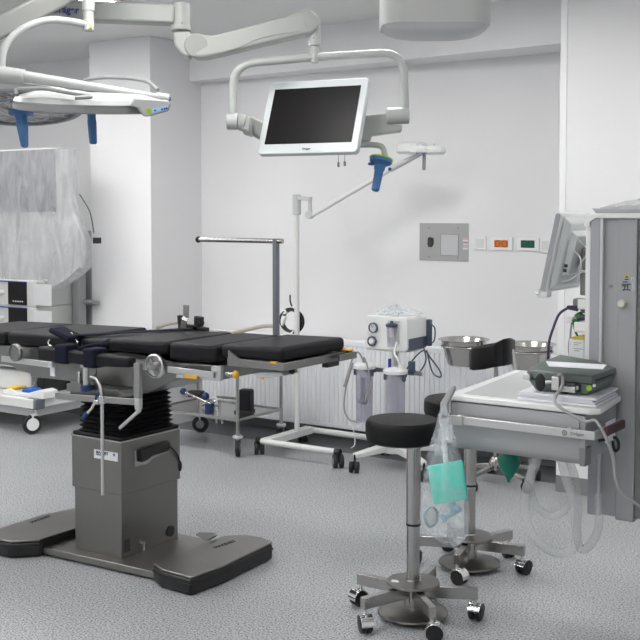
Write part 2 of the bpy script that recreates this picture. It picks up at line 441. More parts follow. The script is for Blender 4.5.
def outlet(name, label, cat, x0, y0, x1, y1, inner=None, im=None, n=2, group=None):
    a = aty(x0, y0, YB); b = aty(x1, y1, YB); c = (a + b) / 2
    t = thing(name, label, cat, (c.x, YB, b.z), group)
    MB().lo_hi((a.x, YB - .012, a.z), (b.x, YB, b.z)).build('cover_plate', 'trim_white', t, bevel=.003)
    if inner:
        w = (b.x - a.x) * .62; hh = (a.z - b.z) * .56
        ins = MB().lo_hi((c.x - w / 2, YB - .015, c.z - hh / 2), (c.x + w / 2, YB - .008, c.z + hh / 2)).build('socket_insert', im, t, bevel=.002)
        k = MB()
        for q in range(n):
            cx = c.x + (q - (n - 1) / 2) * w / n
            k.lathe((cx, YB - .0155, c.z), [(hh * .42, -.002), (hh * .42, .002), (hh * .34, .002), (hh * .34, -.002)], 20, frame((0, -1, 0)), caps=False)
            for e in (-1, 1): k.cyl((cx + e * hh * .15, YB - .015, c.z), (cx + e * hh * .15, YB - .0165, c.z), .003, seg=8)
        k.build('contact', 'ink', ins)
    else:
        w = (b.x - a.x) * .62; hh = (a.z - b.z) * .66
        MB().box((c.x, YB - .014, c.z), (w, .005, hh)).build('rocker', 'white_enamel', t, bevel=.002)
outlet('light_switch', 'small square white wall switch between steel panel and orange socket', 'switch', 475, 236.5, 486.5, 250)
outlet('wall_socket', 'white double wall socket with orange inserts', 'socket', 491, 237, 513, 250.5, True, 'socket_orange')
outlet('wall_socket', 'white double wall socket with dark green inserts', 'socket', 517.5, 237.2, 539.5, 251, True, 'socket_green')
outlet('light_switch', 'white wall switch right of the green socket, partly behind the tilted monitor', 'switch', 540.8, 238.5, 550.5, 253)

# ---------------------------------------------- mobile examination lamp
zb = .10
A0 = atz(263, 440.5, zb); A1 = atz(334, 452.5, zb)
yA = (A0.y + A1.y) / 2; xa0, xa1 = A0.x, A1.x
yR = 6.60; xr0 = aty(304, 429, yR).x; xr1 = xr0 + .60
yR_z = zb
lamp = thing('examination_lamp', 'white examination lamp with long slanting arm on a wheeled pole stand', 'lamp', ((xa0 + xa1) / 2, yA, 0))
pole = aty(297, 436, 6.42); pxl = pole.x; pyl = 6.42
base = MB()
base.tube([(xa0, yA, zb), (xa1, yA, zb)], .021, 14)
base.tube([(xr0, yR, zb), (xr1, yR, zb)], .021, 14)
base.beam((pxl - .01, yA, zb + .002), (pxl - .01, yR, zb + .002), .075, .045)
base.build('base_frame', 'white_enamel', lamp)
for x, y, s in ((xa0, yA, -1), (xa1, yA, 1), (xr0, yR, -1), (xr1, yR, 1)): MB().cyl((x - s * .004, y, zb), (x + s * .035, y, zb), .024, seg=16).build('end_cap', 'black_plastic', lamp)
for x, y, g in ((xa0 - .015, yA, 2.3), (xa1 + .015, yA, -.8), (xr0 - .015, yR, 2.0), (xr1 + .015, yR, -1.2)): caster(lamp, x, y, zb, .045, .05, g, 'black_plastic', 'rubber', True, 'mid_grey')
ztop = aty(297, 195, pyl).z
MB().cyl((pxl, pyl, zb), (pxl, pyl, ztop - .03), .019, seg=20).build('pole', 'white_enamel', lamp)
k = MB().cyl((pxl, pyl, ztop - .14), (pxl, pyl, ztop + .005), .03, seg=20)
e0 = aty(311, 216, pyl)
k.beam((pxl, pyl, ztop - .02), (e0.x, pyl, e0.z + .12), .035, .03); k.cyl((e0.x - .01, pyl - .02, e0.z + .01), (e0.x - .01, pyl + .02, e0.z + .01), .03, seg=16); k.beam((e0.x - .01, pyl, e0.z + .13), (e0.x - .01, pyl, e0.z), .022, .022)
k.build('arm_bracket', 'light_grey', lamp, bevel=.003)
e1 = aty(398, 165, pyl); e2 = aty(424, 152, pyl)
MB().cyl(e0, e1, .017, seg=16).build('arm', 'white_enamel', lamp)
MB().cyl(e1 - (e1 - e0).normalized() * .06, e2, .020, .014, seg=16).build('arm_sleeve', 'light_grey', lamp)
hd = thing_h = None
c = aty(421, 149.5, pyl)
sc = 7.95 / 1100
k = MB()
def lobe(mb, cx, cy, rx, ry, h, dy=0): 
    q = aty(cx, cy, pyl + dy); mb.lathe(q, [(rx * sc * .8, -h), (rx * sc, -h * .6), (rx * sc * 1.03, h * .1), (rx * sc * .85, h * .75), (rx * sc * .4, h)], 28)
lobe(k, 409.5, 148.5, 12.5, 0, .038); lobe(k, 434, 150, 10.5, 0, .030, .02); lobe(k, 421, 150, 12, 0, .028, .0)
k.build('lamp_head', 'lamp_white', lamp)
k = MB(); lobe(k, 421, 147, 6, 0, .03, 0); q = aty(434, 143.5, pyl); k.cyl(q, q + V((.01, 0, -.04)), .006); k.build('head_joint', 'light_grey', lamp, bevel=.002)
q = aty(424.3, 154, pyl); MB().cyl(q, q - V((.003, 0, .105)), .0115, .0115, seg=16).build('handle', 'mid_grey', lamp, bevel=.002)
q = aty(416, 153.7, pyl - .085)
text('Dräger', .03, q, RT, (0, 0, 1), 'logo', 'logo_blue', lamp, bold=.0006)

# coiled black hand control hanging on the pole
q = aty(293.5, 320, 6.47)
cc = thing('coiled_cable', 'coiled black cable and plug hanging on the white lamp pole', 'cable', q)
k = MB()
for i in range(5):
    k.torus(q + V((random.uniform(-.012, .012), .0 - .008 * i, random.uniform(-.01, .01))), .078 + .006 * (i % 2), .0075, (0.15, -1, .0), 40, 8)
k.build('cable_coil', 'black_plastic', cc)
k = MB().box(q + V((-.075, -.03, -.02)), (.035, .03, .10), mtx=frame((.35, 0, 1))); k.box(q + V((-.06, -.03, .06)), (.05, .03, .035))
k.build('plug', 'white_plastic', cc, bevel=.006)
k = MB().tube(spline([q + V((0, -.02, .1)), q + V((-.015, -.02, .14)), q + V((-.03, 0, .18))]), .006); k.build('strap', 'black_plastic', cc)
k = MB(); 
for i in range(3): k.tube(spline([q + V((-.09, -.03, -.05 + .01 * i)), q + V((-.03, -.05, -.10 - .01 * i)), q + V((.03, -.04, -.07)), q + V((.05, -.04, .0 + .01 * i))]), .004)
k.build('white_lead', 'white_plastic', cc)

# -------------------------------------------------------- accessory cart
cxa, cxb, cya, cyb = -5.52, -4.72, 5.93, 6.44
acc = thing('instrument_cart', 'low steel cart on castors standing behind the operating table', 'cart', ((cxa + cxb) / 2, (cya + cyb) / 2, 0))
for x in (cxa, cxb):
    for y in (cya, cyb): MB().cyl((x, y, .12), (x, y, .80), .0125, seg=14).build('leg', 'steel', acc)
MB().lo_hi((cxa, cya, .255), (cxb, cyb, .262)).build('lower_shelf', 'steel', acc)
for z in (.26, .79):
    k = MB()
    for p, q in (((cxa, cya), (cxb, cya)), ((cxa, cyb), (cxb, cyb)), ((cxa, cya), (cxa, cyb)), ((cxb, cya), (cxb, cyb))): k.beam((*p, z), (*q, z), .014, .02)
    k.build('shelf_rim', 'steel', acc)
MB().lo_hi((cxa, cya, .778), (cxb, cyb, .786)).build('top_shelf', 'steel', acc)
for x, y, g in ((cxb, cya, 2.16), (cxb, cyb, .4), (cxa, cya, .2), (cxa, cyb, .5)):
    f = caster(acc, x, y, .15, .064, .03, g, 'steel', 'rubber', False, 'mid_grey', .022)
    MB().cyl((x, y, .138), (x, y, .152), .036, seg=18).build('bumper', 'light_grey', f)
# limb clamps and blocks on the lower shelf
def limb_clamp(px_, py_, label, s=1, flip=1):
    q = atz(px_, py_, .262); q.y = min(q.y, 6.3)
    t = thing('table_clamp', label, 'clamp', q)
    k = MB().tube([q + V((-.17 * flip, -.02, .11)), q + V((.10 * flip, .0, .035))], .012); k.tube([q + V((-.05 * flip, .03, .02)), q + V((.12 * flip, -.02, .07))], .010)
    k.box(q + V((.11 * flip, 0, .045)), (.05, .04, .09)); k.build('clamp_arm', 'chrome', t, bevel=.003)
    MB().sph(q + V((-.19 * flip, -.02, .115)), .026, 14, 8).build('clamp_knob', 'navy_knob', t)
    MB().sph(q + V((.03 * flip, -.03, .10)), .03, 14, 8).build('clamp_knob', 'navy_knob', t)
    MB().cyl(q + V((.06, -.03, .0)), q + V((.06, -.03, .05)), .028, seg=14).build('clamp_knob', 'navy_knob', t)
    MB().box(q + V((-.1 * flip, .02, .10)), (.12, .06, .05), rz=.3).build('clamp_pad', 'black_plastic', t, bevel=.01)
limb_clamp(205, 409, 'chrome limb clamp with round blue knobs lying on the lower cart shelf')
q = V((cxb - .14, 6.2, .262)); t = thing('side_support', 'black padded support block standing at the right of the lower cart shelf', 'support block', q)
MB().box(q + V((0, 0, .085)), (.10, .10, .16), rz=.3).build('pad', 'black_vinyl', t, bevel=.015); MB().box(q + V((-.01, 0, .008)), (.12, .12, .015), rz=.3).build('foot', 'rubber', t, bevel=.003)
MB().tube([q + V((-.05, 0, .09)), q + V((-.28, .02, .08))], .009).build('rod', 'steel', t)
# beige hose along the cart's top
k = MB()
p = [aty(x, y, 6.42) for x, y in ((150, 331), (170, 325), (186, 323), (215, 329), (245, 331), (262, 328), (282, 324))]
p = [V((q.x, q.y, max(q.z, .872))) for q in p]
for q in p: pass
zh = .866
p = [aty(x, y, 6.36) for x, y in ((146, 345), (150, 330), (166, 324.5), (184, 322.5), (205, 330), (225, 334), (242, 331), (262, 326.5), (274, 326), (277.5, 327))]; p[0].z = .81
k.tube(spline(p), .014); k.build('breathing_hose', 'beige', loc=p[0], label='beige corrugated hose lying along the cart top behind the black mattress', category='hose')

# --------------------------------------------------- suction pump trolley
sy = 6.22
def S(x, y, dy=0): return aty(x, y, sy + dy)
tro = thing('pump_trolley', 'white trolley with spread feet and castors carrying the suction pump', 'trolley', (-3.72, 6.32, 0))
fz = .115
ctr = V((-3.70, 6.34, fz))
ends = [atz(345, 458, fz), V((-3.90, 6.55, fz)), V((-3.42, 6.56, fz)), atz(424, 463, fz)]
ends[0].y = max(ends[0].y, 6.02); ends[3].y = max(ends[3].y, 6.06)
k = MB()
for e in ends: k.beam(ctr + V((0, 0, .02)), e + V((0, 0, -.008)), .10, .05, .05, .03)
k.lathe(ctr, [(.11, -.02), (.11, .03), (.05, .055)], 20); k.build('foot_frame', 'white_enamel', tro, bevel=.006)
for e, g in zip(ends, (-1.2, 2, 1, -.6)): caster(tro, e.x, e.y, fz, .036, .045, g, 'black_plastic', 'rubber', True, 'rubber')
zt = S(386, 350).z
MB().cyl(ctr, (ctr.x, ctr.y, zt - .012), .022, seg=16).build('column', 'white_enamel', tro)
MB().lo_hi((ctr.x - .16, 6.24, zt - .012), (ctr.x + .14, 6.5, zt - .001)).build('tray', 'white_enamel', tro, bevel=.003)
r0 = S(350, 369.5, .03); r1 = S(421, 372, .03)
zr = (r0.z + r1.z) / 2
MB().lo_hi((r0.x, 6.265, zr - .016), (r1.x, 6.275, zr + .016)).build('accessory_rail', 'aluminium', tro, bevel=.002)
MB().box((ctr.x, 6.30, zr), (.06, .07, .03)).build('rail_mount', 'light_grey', tro, bevel=.003)
q = S(411, 366, .02); k = MB().box((q.x, 6.25, q.z), (.04, .03, .06)); k.box((q.x, 6.25, q.z - .035), (.045, .03, .02)); k.build('clamp_knob', 'slate_blue', tro, bevel=.004)
# pump body
bx0 = S(364.7, 348).x; bx1 = S(407, 350).x; bz0 = zt; bz1 = S(386, 316.5).z; by0 = sy; by1 = sy + .27
pump = thing('suction_pump', 'white boxy suction pump with two gauges standing on the trolley by the radiator', 'suction pump', ((bx0 + bx1) / 2, (by0 + by1) / 2, bz0))
k = MB()
sec = rrect(bx1 - bx0, bz1 - bz0, .02, 4, (bx0 + bx1) / 2, (bz0 + bz1) / 2)
k.extr([V((x + (.012 if z > (bz0 + bz1) / 2 and x < (bx0 + bx1) / 2 else 0), by0, z)) for x, z in sec], (0, by1 - by0, 0)); k.build('housing', 'white_plastic', pump, bevel=.005)
MB().lo_hi((bx1 - .01, by0 + .02, bz0 + .004), (bx1 + .003, by1 - .01, bz0 + (bz1 - bz0) * .36)).build('side_vent', 'slate_blue', pump, bevel=.003)
MB().lo_hi((bx1 - .02, by1 - .01, bz0 + .01), (bx1 + .035, by1 + .015, bz1 - .03)).build('cord_bracket', 'slate_blue', pump, bevel=.008)
for (gx, gy, rr, nm, fm) in ((374, 327.5, .034, 'gauge', 'label_white'), (372.8, 341, .033, 'control_knob', 'white_plastic')):
    c = S(gx, gy); c.y = by0
    k = MB().lathe(c, [(rr, .0), (rr, .018), (rr * .85, .022), (rr * .80, .012)], 28, frame((0, -1, 0)), caps=False); g = k.build(nm, 'slate_blue', pump)
    MB().cyl(c, c + V((0, -.013 if nm == 'gauge' else -.024, 0)), rr * .84, rr * (.84 if nm == 'gauge' else .55), seg=24).build('dial' if nm == 'gauge' else 'knob_cap', fm, g)
    if nm == 'gauge': MB().beam(c + V((0, -.0145, 0)), c + V((-.016, -.0145, .018)), .003, .002).build('needle', 'ink', g)
c = S(394, 335)
fj = MB().cyl((c.x, by0 - .03, c.z - .075), (c.x, by0 - .03, c.z + .055), .028, .034, seg=24).build('filter_jar', 'jar_clear', pump)
MB().lathe((c.x, by0 - .03, c.z + .055), [(.036, 0), (.040, .004), (.040, .018), (.030, .024), (.012, .026), (.01, .04)], 24).build('jar_lid', 'slate_blue', fj)
MB().cyl((c.x, by0 - .03, c.z - .01), (c.x, by0 - .03, c.z + .05), .014, seg=12).build('float_valve', 'white_plastic', fj)
k = MB().box((c.x, by0 - .004, c.z + .02), (.085, .012, .15)); k.build('jar_recess', 'light_grey', pump, bevel=.004)
# plastic pack on the pump
k = MB(); cc = V((bx0 + .17, by0 + .13, bz1 + .002)); rings = []
for r, z in ((.005, 0), (.13, 0), (.15, .008), (.12, .022), (.07, .034), (.03, .045), (.004, .05)):
    rings.append([cc + V((math.cos(a) * r * (1 + .22 * math.sin(3 * a + 9 * z) + .1 * math.sin(7 * a)), math.sin(a) * r * .8 * (1 + .2 * math.sin(4 * a)), z * (1 + .4 * math.sin(5 * a)))) for a in [2 * math.pi * i / 40 for i in range(40)]])
k.loft(rings); k.build('plastic_bag', 'bag_film', loc=cc, label='crumpled clear plastic bag lying on top of the suction pump', category='plastic bag')
# suction jars hung on the rail
def jar(cx, top, bot, r, label, hoses):
    y = 6.155; c = aty(cx, top, y); z1 = c.z; z0 = aty(cx, bot, y).z
    p = V((c.x, y, z0)); t = thing('suction_jar', label, 'suction jar', p)
    MB().lathe(p, [(r * .84, 0), (r * .88, .004), (r * .97, z1 - z0), (r * .93, z1 - z0), (r * .84, .01), (.002, .008)], 28, caps=False).build('jar_body', 'jar_clear', t)
    MB().lathe((p.x, y, z1), [(r * 1.02, -.012), (r * 1.18, -.008), (r * 1.2, .014), (r * .9, .026), (r * .3, .034)], 28).build('jar_lid', 'white_plastic', t)
    MB().beam((p.x, y + .05, z1 - .03), (p.x, 6.264, z1 - .03), .05, .03).build('jar_holder', 'slate_blue', t, bevel=.003)
    for s in (-1, 1): MB().box((p.x + s * r * 1.0, y - .01, z1 - .035), (.018, .03, .04)).build('lid_clip', 'slate_blue', t, bevel=.003)
    return t, p, z1
lt, lp, lz = jar(364.5, 367, 423, .062, 'left clear suction jar with white lid and looped grey hoses', 1)
k = MB().box((lp.x, lp.y - .02, lz - .14), (.028, .02, .15)); k.sph((lp.x, lp.y - .02, lz - .23), (.04, .02, .02)); k.build('float_valve', 'slate_blue', lt, bevel=.003)
k = MB()
k.tube(spline([(lp.x + .01, 6.14, lz + .03), (lp.x - .03, 6.12, lz + .10), (lp.x - .07, 6.10, lz + .03), (lp.x - .10, 6.08, lz - .14), (lp.x - .105, 6.07, lz - .27), (lp.x - .07, 6.07, lz - .34), (lp.x + .0, 6.07, lz - .355)]), .0062)
k.tube(spline([(lp.x + .0, 6.14, lz + .03), (lp.x + .03, 6.10, lz + .07), (lp.x + .075, 6.08, lz + .0), (lp.x + .088, 6.08, lz - .12), (lp.x + .055, 6.08, lz - .22), (lp.x + .08, 6.08, lz - .10)]), .006)
k.build('hose', 'cable_grey', lt)
MB().tube([(lp.x - .062, 6.098, lz + .03), (lp.x - .10, 6.07, lz - .13)], .012).build('hose_grip', 'cable_grey', lt)
MB().tube(spline([(lp.x - .06, 6.07, lz - .34), (lp.x - .03, 6.07, lz - .42), (lp.x - .015, 6.06, lz - .50), (lp.x - .045, 6.06, lz - .53)]), .003).build('thin_tube', 'label_white', lt)
k = MB().cyl((lp.x - .015, 6.155, lz + .03), (lp.x - .015, 6.155, lz + .10), .008); k.build('lid_port', 'white_plastic', lt)
rt_, rp, rz_ = jar(395.5, 372, 430, .068, 'right clear suction jar with white lid and a dark blue plug, behind the black stool', 0)
MB().cyl((rp.x - .035, 6.14, rz_ + .02), (rp.x - .035, 6.14, rz_ + .085), .011, seg=14).build('plug', 'logo_blue', rt_)
k = MB().tube(spline([(rp.x + .05, 6.14, rz_ + .03), (rp.x + .03, 6.13, rz_ + .09), (rp.x - .0, 6.14, rz_ + .12), (rp.x - .005, 6.18, rz_ + .19)]), .007); k.cyl((rp.x + .05, 6.14, rz_ + .02), (rp.x + .05, 6.14, rz_ + .05), .018); k.build('hose', 'white_plastic', rt_)
# mains cord loops
c0 = V((bx1 + .035, by1 - .03, bz0 + .05))
k = MB().tube(spline([(bx1 + .03, by1, bz1 - .06), (bx1 + .07, by1 - .02, bz1 - .09), (bx1 + .07, by1 - .03, bz1 - .17), (bx1 + .03, by1 - .03, bz1 - .19)]), .005)
k.tube(spline([(bx1 + .0, by1 - .05, bz0 + .02), (bx1 + .035, by1 - .08, bz0 - .08), (bx1 - .02, by1 - .1, bz0 - .17), (bx1 - .10, by1 - .1, bz0 - .16), (bx1 - .05, by1 - .09, bz0 - .07), (bx1 + .02, by1 - .08, bz0 - .01), (bx1 + .06, by1 - .06, bz0 - .06), (bx1 + .13, by1 - .06, bz0 - .14), (bx1 + .14, by1 - .07, bz0 - .18), (bx1 + .08, by1 - .07, bz0 - .15), (bx1 + .03, by1 - .06, bz0 - .01)]), .005)
k.build('power_cord', 'slate_blue', pump)

# ------------------------------------------------------------- bowl stand
yb = 6.26
b1 = aty(464, 340.5, yb); b2 = aty(529.5, 342, yb); zc = (b1.z + b2.z) / 2; b1.z = b2.z = zc
mid = (b1 + b2) / 2
bs = thing('bowl_stand', 'steel stand on black castors holding two wash bowls', 'bowl stand', (mid.x, yb, 0))
MB().cyl((mid.x, yb, .12), (mid.x, yb, zc - .01), .013, seg=16).build('pole', 'steel', bs)
for b in (b1, b2):
    MB().torus((b.x, b.y, zc - .045), .141, .006, (0, 0, 1), 40).build('bowl_ring', 'steel', bs)
k = MB()
k.beam((b1.x + .141, yb, zc - .045), (b2.x - .141, yb, zc - .045), .014, .02)
k.build('cross_bar', 'steel', bs)
k = MB()
fe = []
for i in range(5):
    a = math.radians(-98 + 72 * i); e = V((mid.x + .27 * math.cos(a), yb + .27 * math.sin(a), .085)); fe.append((e, a))
    k.beam((mid.x, yb, .115), e, .035, .03, .024, .02)
k.lathe((mid.x, yb, .09), [(.04, 0), (.04, .05), (.02, .08)], 20); k.build('foot_frame', 'steel', bs, bevel=.003)
for e, a in fe: caster(bs, e.x, e.y, .085, .034, .04, a + 1, 'black_plastic', 'rubber', True, 'rubber')
def bowl(b, label):
    r = .155
    k = MB().lathe((b.x, b.y, zc), [(.003, -.165), (r * .60, -.165), (r * .66, -.155), (r * .93, -.012), (r, 0), (r * 1.05, .001), (r * 1.05, -.003), (r * .995, -.006)], 48, caps=False)
    ob = k.build('wash_bowl', 'bowl_steel', loc=(b.x, b.y, zc - .165), label=label, category='bowl')
    so = ob.modifiers.new('solid', 'SOLIDIFY'); so.thickness = .0015
    return ob
bowl(b1, 'deep stainless steel bowl beside the suction pump, left of the black backrest')
bowl(b2, 'deep stainless steel bowl right of the black backrest, behind the green-grey box')
# ======================================================== OPERATING TABLE
ot = thing('operating_table', 'steel pedestal operating table with black segmented mattress and black bellows', 'operating table', (-3.94, 4.04, 0))
YF, YK = 3.78, 4.28
CX0, CX1, CY0, CY1 = -4.022, -3.686, 3.745, 4.165
# feet and base plate
padR = [(-3.435, 3.70), (-3.34, 3.652), (-3.165, 3.645), (-3.150, 3.85), (-3.178, 4.253), (-3.26, 4.285), (-3.36, 4.28), (-3.435, 4.20)]
padL = [(-4.46, 3.60), (-4.34, 3.545), (-4.245, 3.552), (-4.15, 3.65), (-4.15, 4.28), (-4.30, 4.30), (-4.43, 4.16), (-4.475, 3.95)]
def scale2(P, s):
    cx = sum(p[0] for p in P) / len(P); cy = sum(p[1] for p in P) / len(P)
    return [(cx + (x - cx) * s, cy + (y - cy) * s) for x, y in P]
MB().prism([(-4.20, 3.662), (-3.40, 3.700), (-3.40, 4.22), (-4.20, 4.22)], .012, .045).build('base_plate', 'base_steel', ot, bevel=.003)
for P, tx in ((padL, 0), (padR, 1)):
    f = MB().prism(scale2(P, 1.03), .004, .078).build('foot', 'black_plastic', ot, bevel=.012, bseg=3)
    MB().prism(scale2(P, 1.015), .079, .089).build('foot_cover', 'base_steel', f, bevel=.003)
    k = MB(); Q = scale2(P, 1.042)
    k.prism(Q, .050, .056); k.build('trim_line', 'rubber', f)
    if tx: text('MAQUET', .036, (-3.335, 4.02, .0895), (.08, 1, 0), (-1, .08, 0), 'lettering', 'ink', f, bold=.0004)
    else: text('MAQUET', .036, (-4.40, 3.82, .0895), (-.10, 1, 0), (-1, -.1, 0), 'lettering', 'ink', f, bold=.0004)
pq_ = [atz(x, y, z) for x, y, z in ((195, 535, .12), (206, 541, .085), (214, 536, .11), (212, 532.5, .125), (198, 532, .13))]
k = MB().extr(pq_, (0, .03, -.006)); k.build('foot_pedal', 'mid_grey', ot, bevel=.003)
# column
cx0, cx1, cy0, cy1 = CX0, CX1, CY0, CY1
MB().lo_hi((cx0 + .012, cy0 + .006, .044), (cx1 - .008, cy1 - .012, .40)).build('column_lower', 'brushed_steel', ot, bevel=.003)
clm = MB().lo_hi((cx0, cy0, .35), (cx1, cy1, .607)).build('column', 'brushed_steel', ot, bevel=.004)
MB().lo_hi((cx0 - .002, cy0 - .002, .604), (cx1 + .002, cy1 + .002, .612)).build('column_lip', 'steel', clm)
# name plate
a = aty(94, 449, cy0); b = aty(118, 463, cy0)
pl = MB().lo_hi((a.x + .003, cy0 - .003, b.z + .006), (b.x, cy0, a.z)).build('name_plate', 'label_white', clm)
text('MAQUET', .020, (a.x + .018, cy0 - .0035, (a.z + b.z) / 2 + .006), (1, 0, 0), (0, 0, 1), 'lettering', 'ink_blue', pl, bold=.0005)
k = MB(); q = V((b.x - .022, cy0 - .0035, (a.z + b.z) / 2 + .013))
for i in range(5):
    aa = math.pi / 2 + i * 2 * math.pi / 5; k.extr([q + V((math.cos(aa) * .011, 0, math.sin(aa) * .011)), q + V((math.cos(aa + 2.3) * .0055, 0, math.sin(aa + 2.3) * .0055)), q + V((math.cos(aa - 2.3) * .0055, 0, math.sin(aa - 2.3) * .0055))], (0, -.0008, 0))
k.build('emblem', 'ink_blue', pl)
MB().lo_hi((a.x + .018, cy0 - .0037, b.z + .022), (a.x + .075, cy0 - .003, b.z + .027)).build('small_print', 'ink_blue', pl)
# recess with the hand control on the right side of the column
def cxp(x, y, d=0): return atx(x, y, cx1 + d)
k = MB(); k.extr([cxp(x, y) for x, y in ((134, 450), (166, 441), (168, 446), (168, 452), (153, 458), (146, 464), (134, 467))], (.006, 0, 0)); k.build('recess_frame', 'steel', clm, bevel=.002)
k = MB(); k.extr([cxp(x, y, .004) for x, y in ((138, 449), (167, 440.5), (168, 447), (165, 451), (150, 455.5), (144, 460), (139, 462))], (.022, 0, 0)); k.build('hand_control', 'black_plastic', clm, bevel=.006)
k = MB().tube(spline([cxp(167, 446, .02), cxp(173, 449, .02), cxp(178, 456, .01), cxp(180, 463, .0)]), .004); q = cxp(180, 466, .0); k.sph(q, (.01, .012, .028)); k.build('control_cable', 'black_plastic', clm)
xl = cx1 - .008
k = MB(); q0 = atx(124.6, 540, xl); q1 = atx(129.5, 551, xl); k.lo_hi((xl, q0.y, q1.z), (xl + .003, q1.y, q0.z)); k.build('power_inlet', 'ink', ot)
q = atx(170, 531, xl); MB().cyl(q, q + V((.006, 0, 0)), .028, seg=24).build('round_socket', 'black_plastic', ot)
q = atx(142, 543, xl); MB().cyl(q, q + V((.012, 0, 0)), .010, seg=14).cyl(q + V((.012, 0, -.01)), q + V((.012, 0, -.045)), .004).build('earth_stud', 'chrome', ot)
# bellows
k = MB(); n = 9; z0, z1 = .622, .825; rings = []
bx = [cx0 + .02, cx1 - .012, cy0 + .016, cy1 - .02]
for i in range(n):
    za = z0 + (z1 - z0) * i / n; zm = za + (z1 - z0) / n * .5; tp = .0025 * i
    for zz, o in ((za, .016), (zm, 0)):
        rings.append([V((x, y, zz)) for x, y in rrect(bx[1] - bx[0] - 2 * o - tp, bx[3] - bx[2] - 2 * o - tp, .02, 3, (bx[0] + bx[1]) / 2, (bx[2] + bx[3]) / 2)])
k.loft(rings); k.build('bellows', 'bellows_black', ot, smooth=20)
MB().lo_hi((cx0 + .002, cy0 + .004, .612), (cx1 - .002, cy1 - .004, .628)).build('bellows_base', 'bellows_black', ot, bevel=.006)
# head of the column
MB().prism([(cx0 - .01, cy0 - .02), (cx1 + .01, cy0 - .02), (cx1 + .03, cy1 + .01), (cx0 - .01, cy1 + .01)], .825, .862).build('column_head', 'frame_steel', ot, bevel=.003)
MB().lo_hi((cx0 + .01, cy0 + .06, .864), (cx1 + .02, cy1 + .08, .97)).build('tilt_block', 'frame_steel', ot, bevel=.004)
q0 = aty(116, 398, cy0 - .02); text('MAQUET', .022, (q0.x + .02, cy0 - .0205, .836), (1, 0, 0), (0, 0, 1), 'lettering', 'mid_grey', ot, bold=.0003)
# seat frame plates
def fr(x, y, Y=YF + .02): return aty(x, y, Y)
k = MB(); k.extr([fr(x, y) for x, y in ((-40, 352), (-40, 362), (10, 365), (18, 370), (30, 373.5), (31, 376.5), (70, 381), (94, 386), (96, 372), (96, 352), (40, 348), (0, 345))], (0, .03, 0))
k.extr([fr(x, y, YK - .05) for x, y in ((-30, 345), (-30, 360), (100, 378), (104, 345))], (0, .03, 0))
k.lo_hi((-4.62, YF + .03, .93), (-3.9, YK - .04, .965)); k.build('side_plate', 'frame_steel', ot, bevel=.003)
k = MB(); k.extr([fr(x, y, YF + .06) for x, y in ((94, 352), (94, 386), (150, 392), (176, 380), (176, 362), (130, 352))], (0, .34, 0)); k.build('seat_frame', 'frame_steel', ot, bevel=.004)
k = MB(); k.extr([fr(x, y, YF + .10) for x, y in ((70, 374), (70, 397), (96, 399), (96, 376))], (0, .12, 0)); k.build('pivot_block', 'frame_steel', ot, bevel=.004)
k = MB()
# side rails
for (xa, ya, xb_, yb_, nm) in ((2, 358.5, 52, 365, 'side_rail'), (168, 369.5, 214, 375, 'side_rail')):
    p = fr(xa, ya, YF - .03); q = fr(xb_, yb_, YF - .03)
    r = MB().beam(p, q, .010, .030); r.build(nm, 'aluminium', ot, bevel=.002)
    s = MB()
    for t_ in (.2, .8): c = p.lerp(q, t_); s.beam(c, c + V((0, .06, 0)), .02, .02)
    s.build('rail_spacer', 'steel', ot)
p = fr(118, 362, YK + .03); MB().beam((-4.9, YK + .03, .985), (-2.95, YK + .03, 1.0), .01, .03).build('side_rail', 'aluminium', ot, bevel=.002)
k = MB()
for x in (-4.7, -4.2, -3.7, -3.1): k.beam((x, YK - .04, .99), (x, YK + .03, .99), .02, .02)
k.build('rail_spacer', 'steel', ot)
# round joints
def disc(x, y, r, Y, hub, m='aluminium'):
    c = fr(x, y, Y); d = MB().lathe(c, [(r * .75, -.004), (r, -.006), (r, .010), (r * .88, .014), (r * .80, .006), (.002, .006)], 36, frame((0, -1, 0)), caps=False).build('joint_disc', m, ot)
    if hub: MB().cyl(c + V((0, -.004, 0)), c + V((0, -.024, 0)), r * .30, seg=16).build('hub', 'steel', d); 
    if hub:
        kk = MB()
        for i in range(4): a = .4 + i * math.pi / 2; kk.beam(c + V((math.cos(a) * r * .25, -.012, math.sin(a) * r * .25)), c + V((math.cos(a) * r * .7, -.012, math.sin(a) * r * .7)), .02, .01)
        kk.build('spoke', 'mid_grey', d)
disc(16, 352.5, .045, YF - .045, False, 'frame_steel'); disc(155.5, 366, .057, YF - .02, True)
# middle plate under the leg section, with orange label and knob
k = MB(); k.extr([fr(x, y, YF - .022) for x, y in ((211, 366), (220.5, 366), (220.5, 381), (176, 378), (176, 374), (211, 376))], (0, .02, 0)); k.build('hinge_plate', 'aluminium', ot, bevel=.002)
k = MB(); k.extr([fr(x, y, YF + .03) for x, y in ((172, 362), (224, 366), (222, 380), (176, 378))], (0, .40, 0)); k.build('leg_frame', 'frame_steel', ot, bevel=.004)
a = fr(184, 374, YF - .03); b = fr(198, 379.5, YF - .03); MB().lo_hi((a.x, YF - .036, b.z), (b.x, YF - .026, a.z)).build('warning_sticker', 'orange', ot, bevel=.002)
a = fr(179, 372.5, YF - .03); b = fr(183, 378, YF - .03); MB().lo_hi((a.x, YF - .030, b.z), (b.x, YF - .023, a.z)).build('sticker', 'panel_blue', ot)
q = fr(227, 373.5, YF); k = MB().cyl(q, q + V((.045, 0, 0)), .012, seg=14); k.build('lock_pin', 'steel', ot); MB().sph(q + V((.05, 0, 0)), (.016, .016, .018), 14, 8).build('lock_knob', 'orange', ot)
